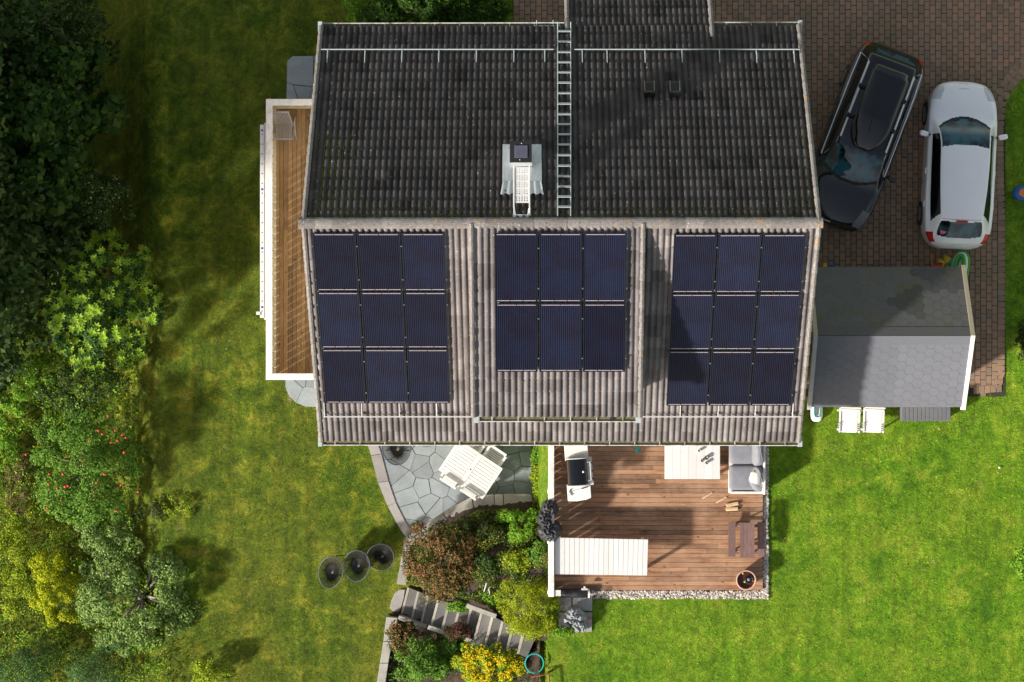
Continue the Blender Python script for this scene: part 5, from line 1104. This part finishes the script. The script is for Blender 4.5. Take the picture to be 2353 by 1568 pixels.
def bush(name, label, cat, px, py, zb, rx, ry, h, mat, n=4000, size=.07, k=26, cr=.3, seed=1, group=None, tips=None, tipn=0, tipsize=.1, tipshape='leaf', ratio=.55, trunk=False, spread=.6, base=.25, bark='bark', stems=5):
    """px,py is the crown's middle as seen; rx, ry, h in metres; zb the ground under it"""
    m = at(px, py, zb + h * .6); t = thing(name, label, cat, (m.x, m.y, zb), group); rz_ = h * (1 - base); C = clumps(max(.05, rx - cr * .6), max(.05, ry - cr * .6), rz_ - cr * .4, k, seed)
    r = np.random.default_rng(seed + 99); base3 = np.array([m.x, m.y, zb + h * base])
    ci = r.integers(0, len(C), n); d = r.normal(0, 1, (n, 3)); d[:, 2] = np.abs(d[:, 2]) * .9 - .25 + 0 * d[:, 2]; d /= np.linalg.norm(d, axis=1, keepdims=True)
    rr = cr * r.uniform(.45, 1.15, n) ** .6 * r.uniform(.7, 1.1, len(C))[ci]; pos = base3 + C[ci] + d * rr[:, None] * np.array([1, 1, .75]); pos[:, 2] = np.maximum(pos[:, 2], zb + .02)
    nr = d * .7 + np.array([-.1, -.05, .75]); V, Fc, tv = leaves(pos, nr, size * 1.2, ratio, spread); raw("crown" if trunk else "foliage", V, Fc, LM[mat], tv, t)
    if tips:
        ci = r.integers(0, len(C), tipn); d = r.normal(0, .55, (tipn, 3)); d[:, 2] = np.abs(d[:, 2]) + .6; d /= np.linalg.norm(d, axis=1, keepdims=True); pos = base3 + C[ci] + d * (cr * 1.05) * np.array([1, 1, .75])
        if tipshape == 'rosette':
            q = 7; ang = np.tile(np.arange(q) * 2 * math.pi / q, tipn) + np.repeat(r.uniform(0, 6, tipn), q); cc = np.repeat(pos, q, 0); L = tipsize * r.uniform(.75, 1.2, tipn * q)
            o = np.stack([np.cos(ang), np.sin(ang), np.full(len(ang), .35)], -1); s_ = np.stack([-np.sin(ang), np.cos(ang), np.zeros(len(ang))], -1); w = L[:, None] * .2
            V = np.stack([cc, cc + o * L[:, None] * .55 + s_ * w, cc + o * L[:, None], cc + o * L[:, None] * .55 - s_ * w], 1).reshape(-1, 3); raw("young_leaves", V, np.arange(len(V)).reshape(-1, 4), LM[tips], r.uniform(0, 1, tipn * q), t)
        elif tipshape == 'tuft':
            q = 9; cc = np.repeat(pos, q, 0) + r.normal(0, tipsize * .33, (tipn * q, 3)); V, Fc, tv = leaves(cc, np.tile([0, 0, 1.], (len(cc), 1)), tipsize * .5, .7, .6); raw("flower_heads" if tips == 'flower' else "tip_leaves", V, Fc, LM[tips], tv, t)
        else: V, Fc, tv = leaves(pos, d, tipsize, .6, .6); raw("young_leaves", V, Fc, LM[tips], tv, t)
    b = MB(); g = Vector((m.x, m.y, zb - .05))
    if trunk: b.tube([g, g + Vector((.03, .02, h * .3)), Vector((m.x, m.y, zb + h * .55))], [.045 * h, .035 * h, .022 * h], 8)
    for i in range(stems * (2 if trunk else 1)):
        cpt = Vector(base3 + C[i % len(C)]); s0 = Vector((m.x, m.y, zb + (h * .3 if trunk else 0))); mid = s0.lerp(cpt, .5) + Vector((0, 0, .1 * h * (1 if trunk else -1) + .03)); q0 = .02 * h if trunk else .014
        b.tube([s0, mid, cpt], [q0, q0 * .6, .006], 6)
    b.build("trunk" if trunk else "stem", M[bark], t, True); return t, base3, C
def hedge():
    Z = ZL
    B = ZL - 1.3                                        # the bank falls away to the west
    bush("maple_tree", "tall dark maple tree at the left, above the small leaved shrubs", "tree", 85, 270, Z - .8, 1.9, 2.6, 7.0, 'maple', 6500, .20, 60, .5, 11, trunk=True, ratio=.9, tips='dkgreen', tipn=700, tipsize=.16)
    bush("dark_tree", "dark tree in the top left corner of the garden", "tree", 45, 40, Z - .8, 1.7, 1.6, 7.5, 'dkgreen', 7000, .10, 45, .42, 12, trunk=True)
    for i, (px, py, lab) in enumerate(((-120, 70, "tall dark tree added past the left edge for shade, highest of the row"), (-150, 185, "tall dark tree added past the left edge for shade, beside the corner tree"), (-140, 300, "tall dark tree added past the left edge for shade, level with the maple crown"), (-170, 410, "tall dark tree added past the left edge for shade, fourth from the top"), (-150, 525, "tall dark tree added past the left edge for shade, below the maple"), (-180, 650, "tall dark tree added past the left edge for shade, level with the rosette bush"))):
        bush("dark_tree", lab, "tree", px, py, Z - 1.2, 2.7, 2.7, 11.0, 'dkgreen', 11000, .2, 110, .75, 70 + i, "shade trees added beyond the left edge", trunk=True, base=.1)  # row added off frame so its shadow darkens the upper left lawn
    bush("leafy_shrub", "dark small leaved shrub bulging over the grass below the maple", "shrub", 218, 455, Z, .82, .8, 3.2, 'dkgreen', 4200, .065, 26, .25, 14, tips='grey', tipn=260, tipsize=.07)
    bush("leafy_shrub", "loose olive shrub between the maple and the rosette bush", "shrub", 95, 555, B, 1.3, .9, 4.0, 'dkgreen', 4800, .075, 34, .24, 15, tips='grey', tipn=700, tipsize=.075)
    bush("rosette_bush", "large bush with bright yellow green leaf rosettes at the left", "bush", 212, 700, B+.4, 1.45, 1.85, 4.0, 'rhodo', 16000, .085, 90, .27, 16, tips='tip', tipn=430, tipsize=.12, tipshape='rosette')
    bush("leafy_shrub", "mid green shrub at the left edge beside the rosette bush", "shrub", 35, 700, B-.3, 1.0, 1.5, 2.6, 'fresh', 5200, .07, 36, .25, 17, tips='ygreen', tipn=350, tipsize=.08)
    bush("leafy_shrub", "yellow green shrub at the left edge above the apple tree", "shrub", 40, 880, B-.3, 1.0, 1.0, 2.2, 'fresh', 4200, .065, 30, .22, 18, tips='tip', tipn=260, tipsize=.07)
    bush("leafy_shrub", "small grey green shrub between rosette bush and apple tree", "shrub", 175, 895, B, 1.3, .7, 4.2, 'dkgreen', 4200, .06, 28, .2, 19, tips='fresh', tipn=300, tipsize=.07)
    t, b3, C = bush("apple_tree", "round green apple tree carrying red apples", "tree", 190, 1070, B, 1.6, 1.85, 3.2, 'apple', 22000, .06, 95, .28, 20, trunk=True)
    r = random.Random(3)
    for (px, py) in ((265, 990), (281, 1000), (289, 1006), (270, 1013), (235, 998), (255, 1018), (88, 1020), (285, 1040), (176, 1069), (113, 1090), (145, 1090), (112, 1113), (150, 1119), (156, 1117), (278, 1115), (216, 1131), (318, 1131), (109, 1168), (131, 1122), (248, 956), (226, 990), (205, 1015), (190, 1060), (268, 1175), (222, 1110), (140, 1150), (240, 1090), (60, 1045)):
        q = at(px, py, B + 3.0 - .55 * (((px - 190) / 140) ** 2 + ((py - 1070) / 160) ** 2)); MB().ball(q, r.uniform(.028, .042), 8, 6).build("apple", M['apple'], t, True)
    bush("grey_tree", "pale grey green tree with bare grey limbs at lower left", "tree", 318, 1376, B, 1.85, 1.75, 2.5, 'grey', 19000, .066, 105, .24, 21, trunk=True, spread=.7, bark='gbark', stems=10)
    bush("leafy_shrub", "small grey green shrub directly below the apple tree", "shrub", 235, 1232, B, .95, .6, 1.9, 'grey', 3600, .06, 26, .2, 22)
    bush("golden_shrub", "bright golden shrub left of the pale grey green tree", "shrub", 118, 1345, B-.2, .75, 1.25, 2.3, 'gold', 9500, .05, 34, .2, 23)
    bush("leafy_shrub", "yellow green spreading shrub in the lower left corner", "shrub", 40, 1310, B-.4, 1.1, 1.6, 1.8, 'ygreen', 9000, .05, 44, .24, 24)
    bush("conifer", "blue green conifer in the bottom left corner", "conifer", 50, 1545, B-.3, 1.05, .8, 1.8, 'blue', 7500, .055, 30, .28, 25, ratio=.3)
    bush("conifer", "blue green conifer right of the corner conifer at the bottom", "conifer", 235, 1555, B, 1.15, .65, 1.8, 'blue', 7500, .055, 30, .28, 26, ratio=.3)
    bush("conifer", "small blue green conifer under the pale grey green tree", "conifer", 275, 1480, B, .7, .45, 1.6, 'blue', 2600, .05, 16, .22, 36, ratio=.3)
    bush("leafy_shrub", "loose yellow green shrub at the bottom, right of the conifers", "shrub", 480, 1545, Z, .55, .42, .8, 'ygreen', 1700, .055, 18, .16, 27)
    bush("weed_clump", "pale weedy clump on the lawn right of the apple tree", "plant", 408, 1165, Z, .45, .32, .35, 'ygreen', 520, .045, 20, .1, 28)
    bush("weed_clump", "olive weed clump between apple tree and pale clump", "plant", 345, 1180, Z, .4, .4, .3, 'rustg', 600, .05, 16, .12, 29)
    bush("weed_clump", "dry grassy clump at the left edge beside the apple tree", "plant", 42, 1110, B-.4, .5, 1.0, .6, 'dry', 1400, .09, 26, .16, 30, ratio=.18)
    bush("weed_clump", "fresh green clump at the left edge below the yellow shrub", "plant", 8, 1010, B-.4, .5, .9, .9, 'fresh', 2200, .08, 26, .18, 31, ratio=.3)
    bush("garden_hedge", "dark green shrub row behind the house at the top", "hedge", 1010, 15, -1.0, 2.1, .62, 2.2, 'maple', 9000, .10, 60, .3, 32, tips='fresh', tipn=500, tipsize=.07)
    bush("leafy_shrub", "pale green shrub beside the hedge at the top", "shrub", 822, 14, -1.7, .45, .42, 1.5, 'fresh', 1500, .06, 18, .17, 33)
    bush("leafy_shrub", "low plants at the right edge halfway down the lawn", "shrub", 2352, 1285, 0, .3, .55, .5, 'fresh', 1500, .06, 20, .14, 34)
    bush("leafy_shrub", "low dark plant at the right edge beside the driveway lawn", "shrub", 2356, 790, 0, .25, .5, .5, 'dkgreen', 900, .06, 16, .14, 35)
M['gbark'] = simple("grey_bark", (.30, .27, .24), .9, .25, 14)
hedge()
def cover(name, label, poly, zf, n, mats, size, hmax):
    q = np.array(poly, float); px = RNG.uniform(q[:, 0].min(), q[:, 0].max(), n * 2); py = RNG.uniform(q[:, 1].min(), q[:, 1].max(), n * 2); k = inpoly(px, py, poly); px, py = px[k][:n], py[k][:n]
    m = np.sin(px * .07 + 2 * np.sin(py * .05)) + np.sin(py * .09 + px * .02) + RNG.normal(0, .5, len(px)); k = m > -.9; px, py, m = px[k], py[k], m[k]
    z0 = zf(px, py); z = z0 + RNG.uniform(.03, hmax, len(px)) * np.clip(.5 + .3 * m, .2, 1); c = np.stack([(px - 1245) / 4575 * (CH - z), (784 - py) / 4575 * (CH - z), z], -1)
    for i, mt in enumerate(mats):
        s_ = RNG.uniform(0, 1, len(px)) * 1.2 + .25 * m; lo, hi = np.quantile(s_, i / len(mats)), np.quantile(s_, (i + 1) / len(mats)); kk = (s_ >= lo) & (s_ <= hi); V, Fc, tv = leaves(c[kk], np.tile([0, 0, 1.], (kk.sum(), 1)), size, .6, .6)
        tag(raw(name, V, Fc, LM[mt], tv), label[i], "ground cover", kind="stuff")
def beds():
    soilz = lambda px, py: soilf(px, py) + .02
    cover("ground_cover", ["dark low leaves covering the soil of the garden beds", "deep green low leaves in the garden beds", "yellow green low leaves in the garden beds", "fresh green low leaves in the garden beds", "dry brown litter between the bed plants"], [(945, 1255), (1060, 1190), (1100, 1172), (1222, 1168), (1222, 1030), (1258, 1030), (1258, 1368), (1282, 1378), (1240, 1340), (1150, 1400), (1000, 1360), (930, 1340)], soilz, 30000, ['rustg', 'dkgreen', 'ygreen', 'fresh', 'dry'], .055, .4)
    cover("ground_cover", ["dark low leaves under the lower shrubs", "green low leaves under the lower shrubs"], [(900, 1430), (1050, 1450), (1225, 1500), (1230, 1600), (880, 1600)], soilz, 5000, ['rustg', 'apple'], .05, .3)
    gz = lambda px, py: ground_z((px - 1245) / 86., (784 - py) / 86.)
    cover("undergrowth", ["dark undergrowth between the shrubs on the left bank", "olive undergrowth between the shrubs on the left bank", "fresh green undergrowth between the shrubs on the left bank"], [(-60, 0), (150, 0), (200, 400), (285, 600), (320, 900), (300, 1200), (330, 1300), (380, 1500), (400, 1600), (-60, 1600)], gz, 60000, ['rustg', 'ygreen', 'fresh'], .075, 1.1)
    bush("rusty_shrub", "large shrub with rusty orange tips beside the garden steps", "shrub", 1012, 1290, -1.45, 1.06, 1.06, 1.3, 'rustg', 10000, .05, 66, .22, 41, tips='rustl', tipn=900, tipsize=.075, tipshape='tuft')
    bush("round_conifer", "round yellow green conifer between the steps and the slabs", "conifer", 1214, 1400, -.4, .90, .84, 1.35, 'ygreen', 12500, .042, 60, .2, 42, ratio=.35, tips='gold', tipn=750, tipsize=.06, tipshape='tuft')
    bush("flowering_bush", "bush covered in yellow flowers at the bottom", "bush", 1130, 1530, -.7, 1.0, .62, .9, 'fresh', 6000, .06, 44, .2, 43, tips='flower', tipn=620, tipsize=.07, tipshape='tuft')
    bush("leafy_shrub", "dark green shrub left of the yellow flowers", "shrub", 968, 1525, -1.4, .85, .62, 1.1, 'apple', 7000, .06, 40, .22, 44)
    bush("rusty_shrub", "small rusty tipped shrub below the lower steps", "shrub", 922, 1465, -1.5, .4, .5, .8, 'rustg', 2400, .05, 22, .17, 45, tips='rustl', tipn=130, tipsize=.08, tipshape='tuft')
    bush("purple_shrub", "low purple leaved shrub above the yellow flowers", "shrub", 1052, 1452, -.95, .4, .26, .5, 'rustg', 1300, .05, 18, .14, 46, tips='purple', tipn=110, tipsize=.08, tipshape='tuft')
    for i, (px, py, rx, ry, h, mt, n, sz, lab) in enumerate((
        (1178, 1190, .42, .2, .45, 'fresh', 1300, .07, "leafy green plant under the coping at the bed top"),
        (1226, 1196, .3, .25, .5, 'fresh', 1300, .065, "bright green plant left of the black cover"),
        (1200, 1222, .4, .45, .55, 'fresh', 2400, .06, "bright green plant in the middle of the upper bed"),
        (1098, 1205, .4, .22, .4, 'rustg', 1300, .06, "olive plant between the rusty shrub and the coping"),
        (1135, 1225, .45, .4, .45, 'rustg', 1900, .06, "dark olive plant right of the rusty shrub"),
        (1190, 1290, .42, .32, .45, 'ygreen', 1500, .06, "yellow green plant above the round conifer"),
        (1236, 1272, .28, .3, .5, 'apple', 1200, .06, "blue green plant against the lower white fence"),
        (1130, 1300, .4, .35, .4, 'dkgreen', 1500, .06, "dark green plant between rusty shrub and round conifer"),
        (1240, 1050, .24, .32, .45, 'fresh', 1500, .05, "green plant at the top of the fence strip"),
        (1240, 1090, .24, .36, .4, 'ygreen', 1900, .045, "pale green ground plant along the white fence"),
        (1243, 1132, .24, .3, .4, 'ygreen', 1500, .045, "pale green plant at the lower end of the fence strip"),
        (1130, 1375, .35, .22, .35, 'fresh', 1200, .05, "light green plant left of the round conifer"),
        (1055, 1395, .4, .1, .25, 'fresh', 700, .05, "low green creeper along the upper side of the steps"),
        (1290, 1452, .35, .1, .2, 'fresh', 500, .05, "grass tuft below the lower concrete slabs"),
        (1040, 1490, .35, .25, .5, 'apple', 1200, .06, "blue green plant between purple shrub and dark shrub"))):
        zb = float(soilf(px, py)) - .02 if px < 1262 else 0; bush("garden_plant", lab, "plant", px, py, zb, rx, ry, h, mt, n, sz, 18, .14, 60 + i, "small plants in the beds beside the house")
    # pale stakes leaning in the bed
    for i, (a, c, lab) in enumerate((((1112, 1362), (1118, 1340), "left pale stake leaning in the upper bed"), ((1128, 1376), (1123, 1352), "right pale stake leaning in the upper bed"))):
        tag(MB().tube([at(*a, -.6), at(*c, -.1)], .022, 5).build("stake", M['galv']), lab, "stake")
beds()
p0, p1 = at(838, 30, -1.4), at(846, 78, -1.4); tag(MB().box((p0 + p1) / 2, (.3, (p0 - p1).length, .6), 0).build("garden_wall", M['cop'], None, bevel=.01), "short grey stone wall behind the house at the top", "wall")
tag(MB().ball(at(2297, 1075, .03), .03, 8, 6).build("ball", M['plastic'], None, True), "tiny white ball lying on the right lawn", "ball")
def fallen_leaves():
    r = random.Random(9); b = MB()
    for i in range(260):
        px, py, z = (r.uniform(360, 840), r.uniform(60, 1560), ZL) if i % 2 else (r.uniform(1790, 2345), r.uniform(1000, 1560), 0)
        p = at(px, py, z + .05); q = r.uniform(.018, .035); a = r.uniform(0, 6); t = Vector((math.cos(a), math.sin(a), .2)) * q; n = Vector((-math.sin(a), math.cos(a), .1)) * q * .6
        b.add([p - t, p + n, p + t, p - n], [(0, 1, 2, 3)], 0, r.random())
    tag(b.build("fallen_leaves", LM['dry']), "scattered small dry leaves and clippings lying on the lawns", "leaves", kind="stuff")
fallen_leaves()
